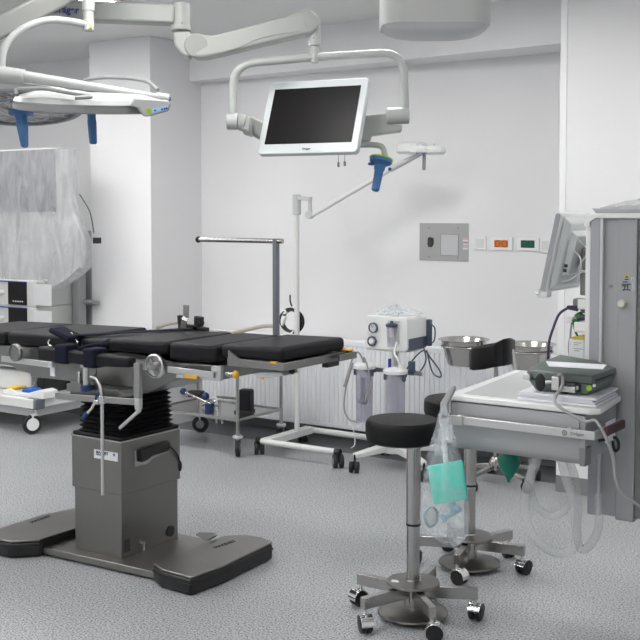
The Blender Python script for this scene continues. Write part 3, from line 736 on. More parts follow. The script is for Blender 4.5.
# leg tray rail around the last segment
zl = fr(283, 366).z
xr = -2.76
tray = MB()
pL = fr(228, 366.5, YF - .005)
tray.beam((pL.x, YF - .005, zl), (xr + .01, YF - .005, zl), .012, .034)
tray.beam((xr + .01, YF - .01, zl), (xr + .01, YK + .01, zl), .012, .034, up=(0, 0, 1))
pE = aty(353, 352, YK + .02)
tray.beam((pL.x, YK + .005, zl), (xr + .045, YK + .005, zl), .012, .034)
tray.beam((xr + .045, YK - .13, zl), (xr + .045, YK + .012, zl), .010, .030)
tray.lo_hi((pL.x, YF + .02, zl - .005), (xr - .01, YK - .02, zl + .012)); tray.build('leg_tray', 'frame_steel', ot, bevel=.002)
k = MB(); k.extr([fr(x, y, YF + .03) for x, y in ((253, 374), (259, 372), (281, 372), (283, 376), (270, 378), (257, 378))], (0, .12, 0)); k.build('release_lever', 'light_grey', ot, bevel=.004)
k = MB(); q = fr(262, 378, YF + .03); k.box(q + V((0, -.002, 0)), (.02, .01, .006)); q = fr(274, 362.5, YF - .012); k.box(q, (.03, .012, .008)); k.build('lever_mark', 'orange', ot)
k = MB().lo_hi((xr - .05, YK - .02, zl + .018), (xr + .03, YK + .018, zl + .026)); k.build('corner_bumper', 'orange', ot, bevel=.003)
k = MB().lo_hi((xr - .03, YK - .16, zl - .045), (xr + .0, YK - .06, zl - .012)).build('rubber_stop', 'black_plastic', ot, bevel=.003); k = MB(); k.sph((xr - .01, YF + .08, zl - .03), .014, 12, 8); k.build('rubber_stop', 'black_plastic', ot, bevel=.003)
# bracket at the segment hinge
k = MB(); k.extr([fr(x, y, YF - .012) for x, y in ((228, 350.5), (233, 354), (246, 364), (228, 364))], (0, .012, 0)); k.build('hinge_bracket', 'frame_steel', ot)
# mattress segments
def zt_(x): return 1.120 + (x + 2.76) * .022
def mattress(x0, x1, th, y0=YF, y1=YK, dz=0, r=.022, tilt=0):
    k = MB(); mx = [(x0, zt_(x0) + dz), (x1, zt_(x1) + dz + tilt)]
    k.extr([V((x0, y0, mx[0][1] - th)), V((x1, y0, mx[1][1] - th)), V((x1, y0, mx[1][1])), V((x0, y0, mx[0][1]))], (0, y1 - y0, 0))
    k.build('mattress', 'black_vinyl', ot, bevel=r, bseg=4)
def fx(x, y=345): return fr(x, y, YF).x
mattress(fx(220), xr - .004, .062)
mattress(fx(168), fx(216), .082, dz=-.006)
mattress(fx(107.5), fx(167), .062, dz=-.004)
mattress(fx(79.5), fx(106.5), .066, dz=-.010)
mattress(fx(6), fx(78.5), .066, dz=.0)
mattress(fx(-52), fx(4.5), .066, dz=.0)
k = MB().lo_hi((fx(-45), YF + .03, .95), (fx(170), YK - .03, .998)); k.build('top_frame', 'mid_grey', ot, bevel=.004)
# arm board with straps in front of the table
def ab(x, y, Y=YF - .10): return aty(x, y, Y)
arm = thing('arm_board', 'narrow black padded arm board with navy straps clamped along the table edge', 'arm board', ab(88, 378))
k = MB(); p0 = ab(42, 352.5); p1 = ab(100, 359.5); p2 = ab(133, 362.5)
k.beam(p0, p1, .07, .066, .07, .062, up=(0, 0, 1)); k.beam(p1 - (p1 - p0).normalized() * .01, p2, .07, .062, .055, .044, up=(0, 0, 1)); k.build('pad', 'black_vinyl', arm, bevel=.014, bseg=4)
for x, y, w in ((67, 353.5, .085), (95, 357.5, .080)):
    c = ab(x, y); k = MB().box(c, (w, .092, .092), rz=0); k.build('strap', 'navy', arm, bevel=.012, bseg=3)
k = MB().tube(spline([ab(78, 350), ab(92, 346, YF - .03), ab(112, 344, YF + .02)]), .012); k.build('strap', 'navy', arm)
k = MB(); q = ab(84, 369); k.cyl(ab(86, 365), ab(86, 385), .014, seg=16); k.box(ab(80, 377), (.012, .02, .06)); k.box(ab(86, 366), (.05, .03, .016)); k.build('clamp_post', 'chrome', arm, bevel=.002)
q = ab(86.5, 388); MB().cyl(q - V((0, 0, .014)), q + V((0, 0, .014)), .030, seg=20).build('clamp_knob', 'navy_knob', arm, bevel=.003)
k = MB().extr([ab(x, y, YF - .075) for x, y in ((70, 380), (95, 380), (99, 386), (99, 399), (70, 397))], (0, .02, 0)); k.build('clamp_body', 'frame_steel', arm, bevel=.003)
k = MB()
for x in (81, 93): q = ab(x, 383.5, YF - .078); k.cyl(q, q + V((0, -.006, 0)), .008, seg=12)
k.build('bolt', 'mid_grey', arm)
# strap and buckle over the mattress
st_ = thing('body_strap', 'navy body strap with silver buckle lying over the mattress', 'strap', fr(70, 338, YF))
k = MB(); k.beam(fr(56, 333, YF - .02) + V((0, 0, .02)), fr(76, 341, YF - .02) + V((0, 0, .01)), .10, .028, up=(0, 0, 1)); k.build('strap_end', 'navy', st_, bevel=.01)
p = [fr(76, 336, YF) + V((0, 0, .004)), V((fx(100), 4.0, zt_(fx(100)) + .004)), V((fx(122), YK - .01, zt_(fx(122)) + .004))]
k = MB()
for a, b in zip(p, p[1:]): k.beam(a, b, .05, .006, up=(0, 0, 1))
k.build('webbing', 'navy', st_, bevel=.002)
k = MB().tube(round_path([fr(69, 336, YF - .02), fr(71.5, 332, YF - .02), fr(73, 337, YF - .02), fr(78, 342, YF - .03), fr(76.5, 346, YF - .03)], .01), .004).build('buckle', 'chrome', st_); k = MB().tube(round_path([fr(50, 339.5, YF - .05), fr(48, 342, YF - .05), fr(49, 345, YF - .05), fr(53, 348, YF - .06)], .006), .004)
k.build('buckle', 'chrome', st_)
# hanging side accessory: horizontal bar, post, crank, long rod
ac = thing('rail_accessory', 'chrome rail bracket with crank handle and long hanging rod in front of the bellows', 'rail bracket', aty(102, 390, 3.66))
def ay(x, y): return aty(x, y, 3.66)
MB().beam(ay(56, 396), ay(136, 402), .014, .030, up=(0, 0, 1)).build('cross_bar', 'steel_dull', ac, bevel=.002)
MB().beam(ay(138, 363), ay(138, 400), .036, .022, up=(0, 1, 0)).build('post', 'steel_dull', ac, bevel=.002)
k = MB().cyl(ay(138.5, 398), ay(138.5, 409), .018, seg=16); k.build('crank_collar', 'aluminium', ac, bevel=.002)
k = MB().beam(ay(140, 410), ay(119.5, 428.5), .013, .017); k.sph(ay(138.5, 410), .014, 12, 8); k.build('crank_handle', 'aluminium', ac, bevel=.004)
k = MB().tube(round_path([ay(91, 377), ay(96, 377.5), ay(100.5, 386), ay(102, 399), ay(102.8, 495)], .05), .0085, 12); k.build('hanging_rod', 'aluminium', ac)
k = MB().cyl(ay(102, 396), ay(102.3, 404), .016, seg=14); k.box(ay(97, 402), (.03, .02, .02)); k.build('rod_clamp', 'chrome', ac, bevel=.002)
k = MB().tube([ay(97, 398), ay(92, 408), ay(86, 415)], .006); k.build('clamp_lever', 'knob_cream', ac)
k = MB(); k.beam(ay(96, 400), ay(99, 393), .018, .018); k.beam(ay(87.5, 412.5), ay(83, 419), .02, .02); k.build('lever_grip', 'navy_knob', ac, bevel=.005)
k = MB(); a = fr(52, 365, YF - .06); k.lo_hi((a.x - .014, a.y, a.z - .055), (a.x + .018, a.y + .006, a.z - .005)); k.box((a.x, a.y, a.z + .0), (.03, .025, .02))
k.build('hanging_tag', 'label_white', loc=a, label='small white tag hanging from the table rail at the left', category='tag')
# L-shaped screen frame on the far rail
s0 = aty(276.2, 337, YK + .03)
sf = thing('anaesthesia_screen_frame', 'tall L-shaped grey screen frame rising from the far table rail', 'screen frame', s0)
s1 = aty(276, 241, YK + .03); xl_ = aty(198.5, 242.5, YK + .03).x
MB().beam(s0 + V((0, 0, -.05)), (s0.x, s0.y, s1.z + .01), .022, .030, up=(0, 1, 0)).build('upright', 'slate_frame', sf, bevel=.002)
MB().cyl((s0.x + .04, s0.y, s1.z), (xl_, s0.y, s1.z), .0125, seg=16).build('cross_tube', 'steel', sf)
MB().sph((xl_, s0.y, s1.z), .017, 14, 8).build('end_cap', 'black_plastic', sf)
MB().box(s0 + V((0, 0, -.02)), (.04, .04, .06)).build('rail_clamp', 'steel', sf, bevel=.004)
# black rail clamp with bent steel strap, far side
c0 = aty(187, 326, YK + .04)
rc = thing('rail_clamp', 'black rail clamp with bent steel strip standing at the far table edge', 'clamp', c0)
k = MB(); 
for dx in (-.03, .075): k.beam(c0 + V((dx, 0, -.04)), c0 + V((dx * 1.1, 0, .055)), .040, .028, .05, .028, up=(0, 1, 0))
k.box(c0 + V((.02, 0, -.02)), (.13, .03, .06)); k.beam(c0 + V((.05, 0, -.005)), c0 + V((.14, 0, -.015)), .03, .028, up=(0, 0, 1)); k.build('clamp_body', 'black_plastic', rc, bevel=.005)
k = MB(); P = [c0 + V((-.012, -.02, -.03)), c0 + V((-.002, -.02, .03)), c0 + V((.004, -.012, .045)), c0 + V((.006, -.012, .11))]
for a, b in zip(P, P[1:]): k.beam(a, b, .038, .004, up=(0, 1, 0))
k.build('steel_strip', 'steel', rc)
q = c0 + V((.085, .0, .02)); MB().cyl(q + V((0, -.02, 0)), q + V((0, .02, 0)), .016, seg=16).build('knob', 'black_plastic', rc)

# ============================================ LEFT EQUIPMENT TROLLEY
et = thing('equipment_trolley', 'white equipment trolley with large castors at the left, left of the bellows', 'trolley', (-7.1, 6.1, 0))
crn = atz(33, 405, .235)
tx1 = crn.x; ty0 = crn.y; tx0 = tx1 - 1.25; ty1 = min(ty0 + .78, 6.62)
k = MB(); k.prism(rrect(tx1 - tx0, ty1 - ty0, .03, 4, (tx0 + tx1) / 2, (ty0 + ty1) / 2), .20, .275); k.build('base_shelf', 'white_enamel', et, bevel=.008)
MB().lo_hi((tx0 + .1, ty0 + .08, .12), (tx1 - .08, ty1 - .05, .20)).build('under_box', 'light_grey', et, bevel=.01)
for x, y, g in ((tx1 - .04, ty0 + .06, -1.9), (tx1 - .05, ty1 - .06, -.6), (tx0 + .05, ty0 + .06, -2.4), (tx0 + .05, ty1 - .06, 2.2)):
    k = MB().box((x, y, .235), (.11, .10, .085)); k.build('corner_bumper', 'slate_frame', et, bevel=.012)
    f = caster(et, x, y, .20, .075, .03, g, 'white_plastic', 'rubber', False, 'white_plastic', .03)
    MB().cyl((x + .03 * math.cos(g) - math.sin(g) * .022, y + .03 * math.sin(g) + math.cos(g) * .022, .078), (x + .03 * math.cos(g) + math.sin(g) * .022, y + .03 * math.sin(g) - math.cos(g) * .022, .078), .048, seg=24).build('wheel_cover', 'white_plastic', f)
for y in (ty1 - .22, ty1 - .08): 
    MB().lo_hi((tx1 - .12, y - .04, .27), (tx1 - .04, y + .04, 1.55)).build('post', 'post_grey', et, bevel=.006)
MB().lo_hi((tx0 + .08, ty1 - .12, .27), (tx0 + .16, ty1 - .04, 1.55)).build('post', 'light_grey', et, bevel=.006)
zU = aty(30, 333, ty0 + .16).z
for zz in (.50, zU - .002):
    MB().lo_hi((tx0 + .05, ty0 + .12, zz - .02), (tx1 - .05, ty1 - .03, zz)).build('shelf', 'light_grey', et, bevel=.004)
ex1 = aty(76, 300, ty0 + .16).x; ex1 = min(ex1, tx1 - .13)
def unit(name, z0, z1, label, tint):
    t = thing(name, label, 'medical device', ((tx0 + ex1) / 2, ty0 + .35, z0))
    x0 = ex1 - .72
    MB().lo_hi((x0, ty0 + .16, z0), (ex1, ty0 + .58, z1)).build('housing', 'device_white', t, bevel=.008)
    pw = aty(0, 300, ty0 + .16).x
    def fx_(x): return aty(x, 300, ty0 + .16).x
    MB().lo_hi((fx_(9), ty0 + .150, z0 + .012), (fx_(27), ty0 + .162, z1 - .012)).build('display', 'screen_black', t, bevel=.002)
    k = MB()
    for i in range(5): k.lo_hi((fx_(14 + i * 2.2), ty0 + .148, z0 + .035), (fx_(15.2 + i * 2.2), ty0 + .151, z0 + .045))
    k.build('display_marks', 'light_grey', t)
    MB().lo_hi((x0 + .01, ty0 + .152, z1 - .016), (fx_(27), ty0 + .161, z1 - .007)).build('blue_stripe', 'logo_blue', t)
    q = V((fx_(2.5), ty0 + .16, (z0 + z1) / 2 + .0)); MB().cyl(q, q + V((0, -.03, 0)), .02, .015, seg=16).build('knob', 'light_grey', t)
    MB().lo_hi((fx_(34), ty0 + .155, z0 + .02), (fx_(52), ty0 + .162, z1 - .02)).build('side_grille', 'light_grey', t)
    for q in (x0 + .05, ex1 - .05): MB().cyl((q, ty0 + .22, z0 - .0), (q, ty0 + .22, z0 + .004), .02, seg=12)
z0 = zU; zA = aty(30, 306.5, ty0 + .16).z; zB = aty(30, 281, ty0 + .16).z
unit('medical_device', z0, zA - .006, 'white medical device with black display, lower of the two stacked left of the white column', 0)
unit('medical_device', zA - .005, zB, 'white medical device with black display, upper of the two, just below the plastic drape', 1)
# box and pedals on the base shelf
bz = .276
q0 = aty(30, 372, ty0 + .22)
k = MB().lo_hi((q0.x - .8, ty0 + .22, bz), (q0.x, ty0 + .5, q0.z)); ob = k.build('footswitch_box', 'white_plastic', loc=(q0.x - .4, ty0 + .35, bz), bevel=.015, label='white box standing on the trolley base shelf behind the foot pedals', category='box')
fp = thing('foot_pedal', 'double foot switch with yellow and blue pedals on the white trolley base', 'foot switch', atz(22, 398, bz))
yq = ty0 + .05
def fq(x, y=395): return aty(x, y, yq)
k = MB().extr([V((fq(x).x, yq, bz + z)) for x, z in ((2, 0), (43, 0), (43, .055), (38, .065), (27, .03), (16, .03), (10, .05), (3, .03))], (0, .15, 0)); k.build('pedal_base', 'white_plastic', fp, bevel=.005)
MB().extr([V((fq(x).x, yq + .01, bz + z)) for x, z in ((4, .035), (13, .04), (15, .06), (7, .062))], (0, .12, 0)).build('pedal', 'pedal_yellow', fp, bevel=.008, label='yellow pedal')
MB().extr([V((fq(x).x, yq + .01, bz + z)) for x, z in ((20, .032), (29, .032), (29, .060), (22, .064))], (0, .12, 0)).build('pedal', 'pedal_blue', fp, bevel=.008, label='blue pedal')
q = V((fq(22).x, yq + .12, bz + .05)); MB().tube(spline([q, q + V((.01, .02, .07)), q + V((.05, .05, .12)), q + V((.09, .16, .10))]), .005).build('cable', 'mid_grey', fp)
# gas cylinder-like dark parts behind
k = MB().lo_hi((q0.x + .04, ty0 + .25, bz), (tx1 - .14, ty0 + .6, bz + .16)); k.build('power_unit', 'black_plastic', loc=(q0.x + .2, ty0 + .4, bz), bevel=.01, label='black unit at the back of the trolley base shelf, in shade', category='power unit')
# monitor under plastic
my = ty0 + .28
def mo(x, y, Y=None): return aty(x, y, my if Y is None else Y)
mn = thing('draped_monitor', 'flat monitor wrapped in clear plastic on top of the equipment trolley', 'monitor', mo(20, 215))
a = mo(-42, 152); b = mo(57.5, 214)
MB().lo_hi((a.x, my, b.z), (b.x, my + .05, a.z)).build('monitor_housing', 'light_grey', mn, bevel=.008)
MB().lo_hi((a.x + .015, my - .002, b.z + .015), (b.x - .010, my + .003, a.z - .012)).build('screen', 'mid_screen', mn)
MB().lo_hi(((a.x + b.x) / 2 - .05, my + .05, zB), ((a.x + b.x) / 2 + .05, my + .10, a.z - .1)).build('stand', 'light_grey', mn, bevel=.005)
rings = []
N = 56
def dring(z, hx0, hx1, d0, d1, wob, ph):
    cx = (hx0 + hx1) / 2; w = (hx1 - hx0) / 2; cy = my + (d1 - d0) / 2; dd = (d0 + d1) / 2; out = []
    for i in range(N):
        t = 2 * math.pi * i / N; c = math.cos(t); s = math.sin(t); e = .45
        x = cx + w * (abs(c) ** e) * (1 if c > 0 else -1); y = cy + dd * (abs(s) ** e) * (1 if s > 0 else -1)
        q = wob * (math.sin(5 * t + ph) + .6 * math.sin(11 * t + 2 * ph) + .4 * math.sin(17 * t - ph))
        out.append(V((x + q * c, y + q * s, z + wob * .5 * math.sin(3 * t + ph))))
    return out
X0 = mo(-60, 200).x
def mx(x): return mo(x, 200).x
for (yy, xr_, wb, ph) in ((151, 69.3, .001, 0), (165, 69.5, .004, .4), (190, 70, .006, .8), (208, 71, .008, 1.2), (222, 76, .010, 1.6), (238, 83, .012, 2.0), (252, 85, .014, 2.4), (266, 83, .014, 2.9), (277, 70, .012, 3.3), (286, 55, .010, 3.6), (289.5, 40, .006, 3.8)):
    rings.append(dring(mo(20, yy).z, X0, mx(xr_), .045, .12, wb, ph))
k = MB().loft(rings, caps=False); k._faces([[v for v in list(k.bm.verts)[:N]][::-1]])
k.build('plastic_drape', 'drape_film', loc=mo(10, 287), label='long crumpled clear plastic sheet draped over the monitor at the left', category='plastic sheet')
k = MB().tube(spline([V((mx(70), my + .1, mo(0, 195).z)), V((mx(80), my + .1, mo(0, 212).z)), V((mx(84), my + .1, mo(0, 232).z))]), .004); k.box((mx(87), my + .1, mo(0, 239).z), (.05, .04, .045)); k.build('cable_clip', 'black_plastic', et)
k = MB().box((tx1 - .02, ty1 - .16, aty(0, 297, ty1 - .16).z), (.16, .06, .03)); k.cyl((tx1 - .1, ty1 - .2, aty(0, 296, ty1 - .2).z), (tx1 + .06, ty1 - .2, aty(0, 296, ty1 - .2).z), .018, seg=12); k.build('rail_holder', 'mid_grey', et, bevel=.003)
# ================================================== CEILING SUSPENSIONS
# central ceiling column that carries both surgical lamps
D1, D2, DM = 4.6, 6.0, 5.25
hub = atd(-25, -60, 5.4)
# ---- lamp head 1
L1 = thing('surgical_lamp', 'near white surgical lamp head seen edge on, with control panel and blue handle', 'surgical lamp', atd(92, 105, D1))
R1 = 75 * D1 / 1100
c1 = atd(90.5, 98.5, D1)
v = (c1 - V((0, 0, EYE))).normalized()
rx = V((v.y, -v.x, 0)).normalized()            # to the right
n1 = rx.cross(v).normalized()                  # edge-on plane holds the line of sight
n1 = (n1 - v * .045 - rx * .05).normalized()
if n1.z < 0: n1 = -n1
m1 = Matrix((rx, n1.cross(rx), n1)).transposed()
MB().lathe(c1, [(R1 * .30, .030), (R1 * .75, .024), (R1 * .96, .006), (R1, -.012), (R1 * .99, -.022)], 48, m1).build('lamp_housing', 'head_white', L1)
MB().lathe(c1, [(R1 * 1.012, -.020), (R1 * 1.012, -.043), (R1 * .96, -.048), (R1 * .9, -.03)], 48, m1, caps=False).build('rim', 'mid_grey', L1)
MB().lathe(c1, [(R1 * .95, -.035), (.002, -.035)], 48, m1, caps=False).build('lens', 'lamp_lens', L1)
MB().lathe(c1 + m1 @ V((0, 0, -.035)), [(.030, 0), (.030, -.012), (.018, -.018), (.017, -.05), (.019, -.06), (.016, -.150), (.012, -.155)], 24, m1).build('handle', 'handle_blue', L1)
def l1(x, y, d=0): return atd(x, y, D1 + d)
# slotted grip on top
k = MB().tube(round_path([l1(17, 95, -.24), l1(15, 89.5, -.22), l1(45, 88.5, -.26), l1(93, 97, -.34), l1(75, 98, -.36)], .02), .0085, 8); k.build('grip_rail', 'mid_grey', L1)
k = MB().tube(spline([l1(84, 80, .12), l1(105, 77.5, .12), l1(130, 78.5, .10), l1(148, 82, .06), l1(158, 90, 0)]), .008, 8); k.build('rear_grip', 'mid_grey', L1)
# control panel
p0 = l1(140, 104, -.08); 
k = MB(); k.extr([l1(x, y, -.30) for x, y in ((134, 98), (168, 100), (171, 104), (169, 111), (152, 116), (145, 117), (141, 113), (138, 108), (130, 106))], v * .12); pn = k.build('control_box', 'head_white', L1, bevel=.006, bseg=3)
k = MB(); k.extr([l1(x, y, -.305) for x, y in ((152, 108.5), (168, 105.5), (168, 110), (152, 113.5))], v * .004); k.build('key_panel', 'panel_blue', pn)
k = MB()
for x, y in ((155, 110.5), (162, 109.3), (164.5, 108.8), (166.6, 108.4)): q = l1(x, y, -.306); k.cyl(q, q - v * .003, .004, seg=8)
k.build('key', 'logo_blue', pn)
q = l1(148.8, 111, -.305); MB().cyl(q, q - v * .004, .011, seg=18).build('start_button', 'lime', pn)
# arm over the head
MB().cyl(l1(24, 76.5, -.12), l1(165, 99, -.02), .024, .017, seg=18).build('yoke_arm', 'head_white', L1)
k = MB().cyl(l1(156, 97, -.02), l1(170, 99, -.02), .021, .021, seg=20); k.cyl(l1(160, 93, -.0), l1(160, 104, -.0), .016, seg=14); k.build('yoke_end', 'head_white', L1, bevel=.003)
q = l1(169.6, 99, -.026); MB().sph(q, (.006, .006, .010), 10, 8).build('end_mark', 'logo_blue', L1)
MB().cyl(l1(-8, 74, -.12), l1(25, 77, -.12), .038, .030, seg=20).build('knuckle', 'head_white', L1, bevel=.003)
MB().tube(spline([l1(88, 25, .1), l1(70, 21.5, .04), l1(48, 20, -.02), l1(28, 26, -.07), l1(12, 37, -.10), l1(3, 52, -.12), l1(1.5, 76, -.12)], 10), .0125 * 1.25, 14).build('curved_arm', 'head_white', L1)
top1 = l1(88.5, -40, .1)
MB().cyl(l1(88.5, 31, .1), l1(88.5, 20, .1), .024, seg=24).build('swivel', 'head_white', L1, bevel=.003)
MB().cyl(l1(88.5, 20, .1), top1, .0225, seg=24).cyl(l1(88.5, 11, .1), l1(88.5, -5, .1), .026, seg=24).build('spindle', 'boom_grey', L1)
q = l1(90.5, 26, .1 - .026); k = MB().extr([q + RT * -.009 + UP * -.008, q + RT * .009 + UP * -.008, q + UP * .010], v * .006); k.build('warning_triangle', 'label_yellow', L1)
# spring arm to the ceiling column
cA = V((hub.x, hub.y, 0)); 
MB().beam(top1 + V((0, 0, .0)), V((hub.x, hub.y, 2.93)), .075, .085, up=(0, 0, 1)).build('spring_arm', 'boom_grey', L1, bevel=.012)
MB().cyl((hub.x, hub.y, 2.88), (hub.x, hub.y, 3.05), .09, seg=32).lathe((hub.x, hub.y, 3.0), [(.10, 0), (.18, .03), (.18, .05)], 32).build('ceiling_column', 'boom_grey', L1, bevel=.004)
# ---- lamp head 2 with its own arm
L2 = thing('surgical_lamp', 'far surgical lamp head with faceted underside showing, blue handle tilted, at the left edge', 'surgical lamp', atd(18, 107, D2))
R2 = .335; c2 = atd(20, 106, D2); v2 = (c2 - V((0, 0, EYE))).normalized(); rx2 = V((v2.y, -v2.x, 0)).normalized()
n2 = rx2.cross(v2).normalized(); n2 = (n2 + v2 * .30 + rx2 * -.10).normalized()
if n2.z < 0: n2 = -n2
m2 = Matrix((rx2, n2.cross(rx2), n2)).transposed()
MB().lathe(c2, [(R2 * .3, .09), (R2 * .8, .07), (R2, .02), (R2 * 1.0, -.012)], 48, m2).build('lamp_housing', 'head_white', L2)
MB().lathe(c2, [(R2 * 1.005, -.008), (R2 * 1.005, -.020), (R2 * .93, -.022), (R2 * .92, -.005)], 48, m2, caps=False).build('rim', 'mid_grey', L2)
MB().lathe(c2, [(R2 * .93, -.014), (R2 * .5, -.03), (.002, -.034)], 48, m2, caps=False).build('lens', 'lamp_lens', L2)
hb = MB().lathe(c2 + m2 @ V((0, 0, -.03)), [(.066, 0), (.066, -.014), (.034, -.022), (.030, -.06), (.033, -.07), (.020, -.195), (.014, -.202)], 24, m2).build('handle', 'handle_blue', L2)
MB().lathe(c2 + m2 @ V((0, 0, -.024)), [(.068, .0), (.070, -.006), (.05, -.008)], 24, m2).build('handle_ring', 'lime', L2)
# diagonal boom
A = atd(112, -30, 4.9); B = atd(-45, 50, 4.5)
MB().beam(A, B, .08, .095, .07, .09, up=(0, 0, 1)).build('spring_arm', 'boom_shaded', L2, bevel=.014)
kd = MB().cyl(B + V((0, 0, .06)), B - V((0, 0, .12)), .05, seg=24); kd.build('boom_joint', 'boom_grey', L2, bevel=.004)
MB().tube(round_path([B - V((0, 0, .10)), atd(-45, 90, 5.2), c2 + m2 @ V((-R2 * 1.05, 0, .03)), c2 + m2 @ V((-R2 * .9, 0, .03))], .08), .02, 14).build('yoke_arm', 'head_white', L2)
MB().beam(A, V((hub.x, hub.y, 2.80)), .09, .09, up=(0, 0, 1)).build('extension_arm', 'boom_grey', L2, bevel=.012)
MB().cyl((hub.x, hub.y, 2.74), (hub.x, hub.y, 2.875), .088, seg=32).build('column_joint', 'boom_grey', L2, bevel=.004)

# ---- monitor boom
def mb_(x, y, d=0): return atd(x, y, DM + d)
MBM = thing('monitor_boom', 'pale grey ceiling boom with curved yoke and blue handle carrying the monitor', 'monitor boom', mb_(320, 60))
a = mb_(-60, 5.5); b = mb_(176, 15.8)
MB().beam(a, b, .11, .098, .11, .088, up=(0, 0, 1)).build('extension_arm', 'boom_grey', MBM, bevel=.012)
MB().cyl((a.x, a.y, a.z - .06), (a.x, a.y, 3.05), .07, seg=32).build('ceiling_column', 'boom_grey', MBM, bevel=.004)
fd = (b - a).normalized(); 
q = mb_(51.5, 12.2, -.064); text('Dräger', .045, q, fd, UP, 'lettering', 'logo_blue', MBM, bold=.0012)
MB().cyl(mb_(180.5, 30), mb_(180.5, 4), .046, seg=28).cyl(mb_(181, 27), mb_(181, 31), .048, seg=28).build('arm_end', 'boom_grey', MBM, bevel=.003)
q = mb_(182, 23, -.045); MB().cyl(q, q - FW * .004, .006, seg=10).build('screw', 'mid_grey', MBM)
k = MB().extr([mb_(x, y, -.04) for x, y in ((173.5, 31), (190, 31), (190, 58), (182, 55), (174, 45))], FW * .085); k.build('elbow', 'boom_grey', MBM, bevel=.012)
pts = ((190, 33), (200, 33.5), (212, 35), (240, 28), (288, 15.5), (300, 9.8), (312, 10), (318, 16), (319, 26), (312, 34), (303, 34.5), (281, 39.5), (260, 44.5), (240, 49.5), (222, 54), (205, 57.5), (196, 57.5), (189, 53), (186.5, 44))
k = MB().extr([mb_(x, y, -.045) for x, y in pts], FW * .09); k.build('spring_arm', 'boom_grey', MBM, bevel=.014, bseg=3)
k = MB().tube(spline([mb_(222, 52.5, -.046), mb_(238, 47.5, -.047), mb_(254, 40.5, -.047), mb_(272, 35.5, -.047), mb_(300, 31, -.046)]), .0022, 6); k.build('arm_seam', 'cable_grey', MBM)
MB().cyl(mb_(312, 22, -.052), mb_(312, 22, .052), .038, seg=28).build('arm_joint', 'boom_grey', MBM, bevel=.006)
MB().cyl(mb_(196, 45, -.052), mb_(196, 45, .052), .056, seg=32).build('arm_joint', 'boom_grey', MBM, bevel=.006)
MB().cyl(mb_(314.5, 20), mb_(314.5, 46), .028, seg=24).cyl(mb_(314.5, 46), mb_(314.5, 63), .021, .020, seg=24).build('drop_tube', 'tube_white', MBM, bevel=.003)
q = mb_(313.5, 38, -.028); MB().cyl(q, q - FW * .004, .005, seg=10).build('screw', 'mid_grey', MBM)
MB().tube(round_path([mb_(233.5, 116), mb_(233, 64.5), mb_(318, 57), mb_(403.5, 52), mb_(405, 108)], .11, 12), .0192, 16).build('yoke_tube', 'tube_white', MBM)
k = MB().cyl(mb_(226.5, 121.5), mb_(238, 121.5), .039, seg=24); k.build('left_joint', 'tube_white', MBM, bevel=.005)
k = MB().cyl(mb_(238.5, 122), mb_(246, 123), .040, .040, seg=24); k.extr([mb_(x, y, -.03) for x, y in ((240, 116), (250, 116), (250, 133), (246, 131), (240, 129))], FW * .22); k.extr([mb_(x, y, .17) for x, y in ((243, 116), (252, 116), (262, 121), (276, 122), (276, 137), (258, 138), (246, 131))], FW * .08); k.build('left_knuckle', 'boom_grey', MBM, bevel=.010)
k = MB().cyl(mb_(386.5, 116), mb_(409, 115.5), .040, seg=24); k.build('right_joint', 'tube_white', MBM, bevel=.005)
k = MB(); k.extr([mb_(x, y, -.01) for x, y in ((356, 116), (387, 113), (387, 124), (402, 125), (402, 131), (372, 135), (371, 140), (360, 141), (356, 134))], FW * .07); k.build('right_knuckle', 'boom_grey', MBM, bevel=.005)
k = MB(); k.extr([mb_(x, y, .19) for x, y in ((268, 121), (366, 118), (372, 126), (372, 132), (264, 134))], FW * .05); k.build('carrier_bar', 'boom_grey', MBM, bevel=.004)
MB().tube(round_path([mb_(340, 145.5, .02), mb_(372, 144.5), mb_(383, 146), mb_(385.5, 158)], .06, 8), .014, 14).build('handle_tube', 'tube_white', MBM)
hh = mb_(381, 160); ax = (mb_(379, 190, -.03) - mb_(385, 158)).normalized(); mh = frame(ax, (0, 1, 0))
MB().lathe(hh, [(.055, -.004), (.054, .012), (.028, .028), (.026, .05), (.022, .055), (.019, .15), (.013, .156)], 28, mh).build('handle', 'handle_blue', MBM)
MB().lathe(hh, [(.056, -.010), (.058, -.003), (.04, -.002)], 28, mh).build('handle_ring', 'lime', MBM)
k = MB(); q = mb_(371, 163); k.lathe(q, [(.012, 0), (.016, .008), (.0, .012)], 12, frame(ax)); q = mb_(390, 168); k.lathe(q, [(.008, 0), (.008, .012)], 10, frame(ax)); k.build('handle_catch', 'handle_blue', MBM)
# ---- monitor
s = DM / 1100
mc = V((-2.9982, 4.3456, 2.1568))
u = V((.9899, .1415, -.0021)).normalized(); w_ = -V((-.0507, .369, .9281))
w_ = (w_ - u * w_.dot(u)).normalized(); nn = u.cross(w_); nn = -nn if nn.dot(FW) > 0 else nn
mw, mh_ = .530, .385
mon = thing('monitor', 'flat monitor with white frame and dark screen hanging from the ceiling boom', 'monitor', mc)
def mp(a, b, c=0): return mc + u * a - w_ * b + nn * c
sec = rrect(mw, mh_, .022, 5)
k = MB().extr([mp(x, y, 0) for x, y in sec], -nn * .035); k.build('housing', 'monitor_white', mon, bevel=.004) if 'monitor_white' in M else k.build('housing', 'white_plastic', mon, bevel=.004)
sw, sh = mw * .87, mh_ * .765
k = MB().extr([mp(x * sw / 2, y * sh / 2 + .005, .0005) for x, y in ((-1, -1), (1, -1), (1, 1), (-1, 1))], nn * .0015); k.build('screen', 'screen_black', mon)
k = MB().extr([mp(x, y, -.035) for x, y in rrect(mw * .7, mh_ * .6, .02, 4)], -nn * .03); k.build('back_cover', 'white_plastic', mon, bevel=.006)
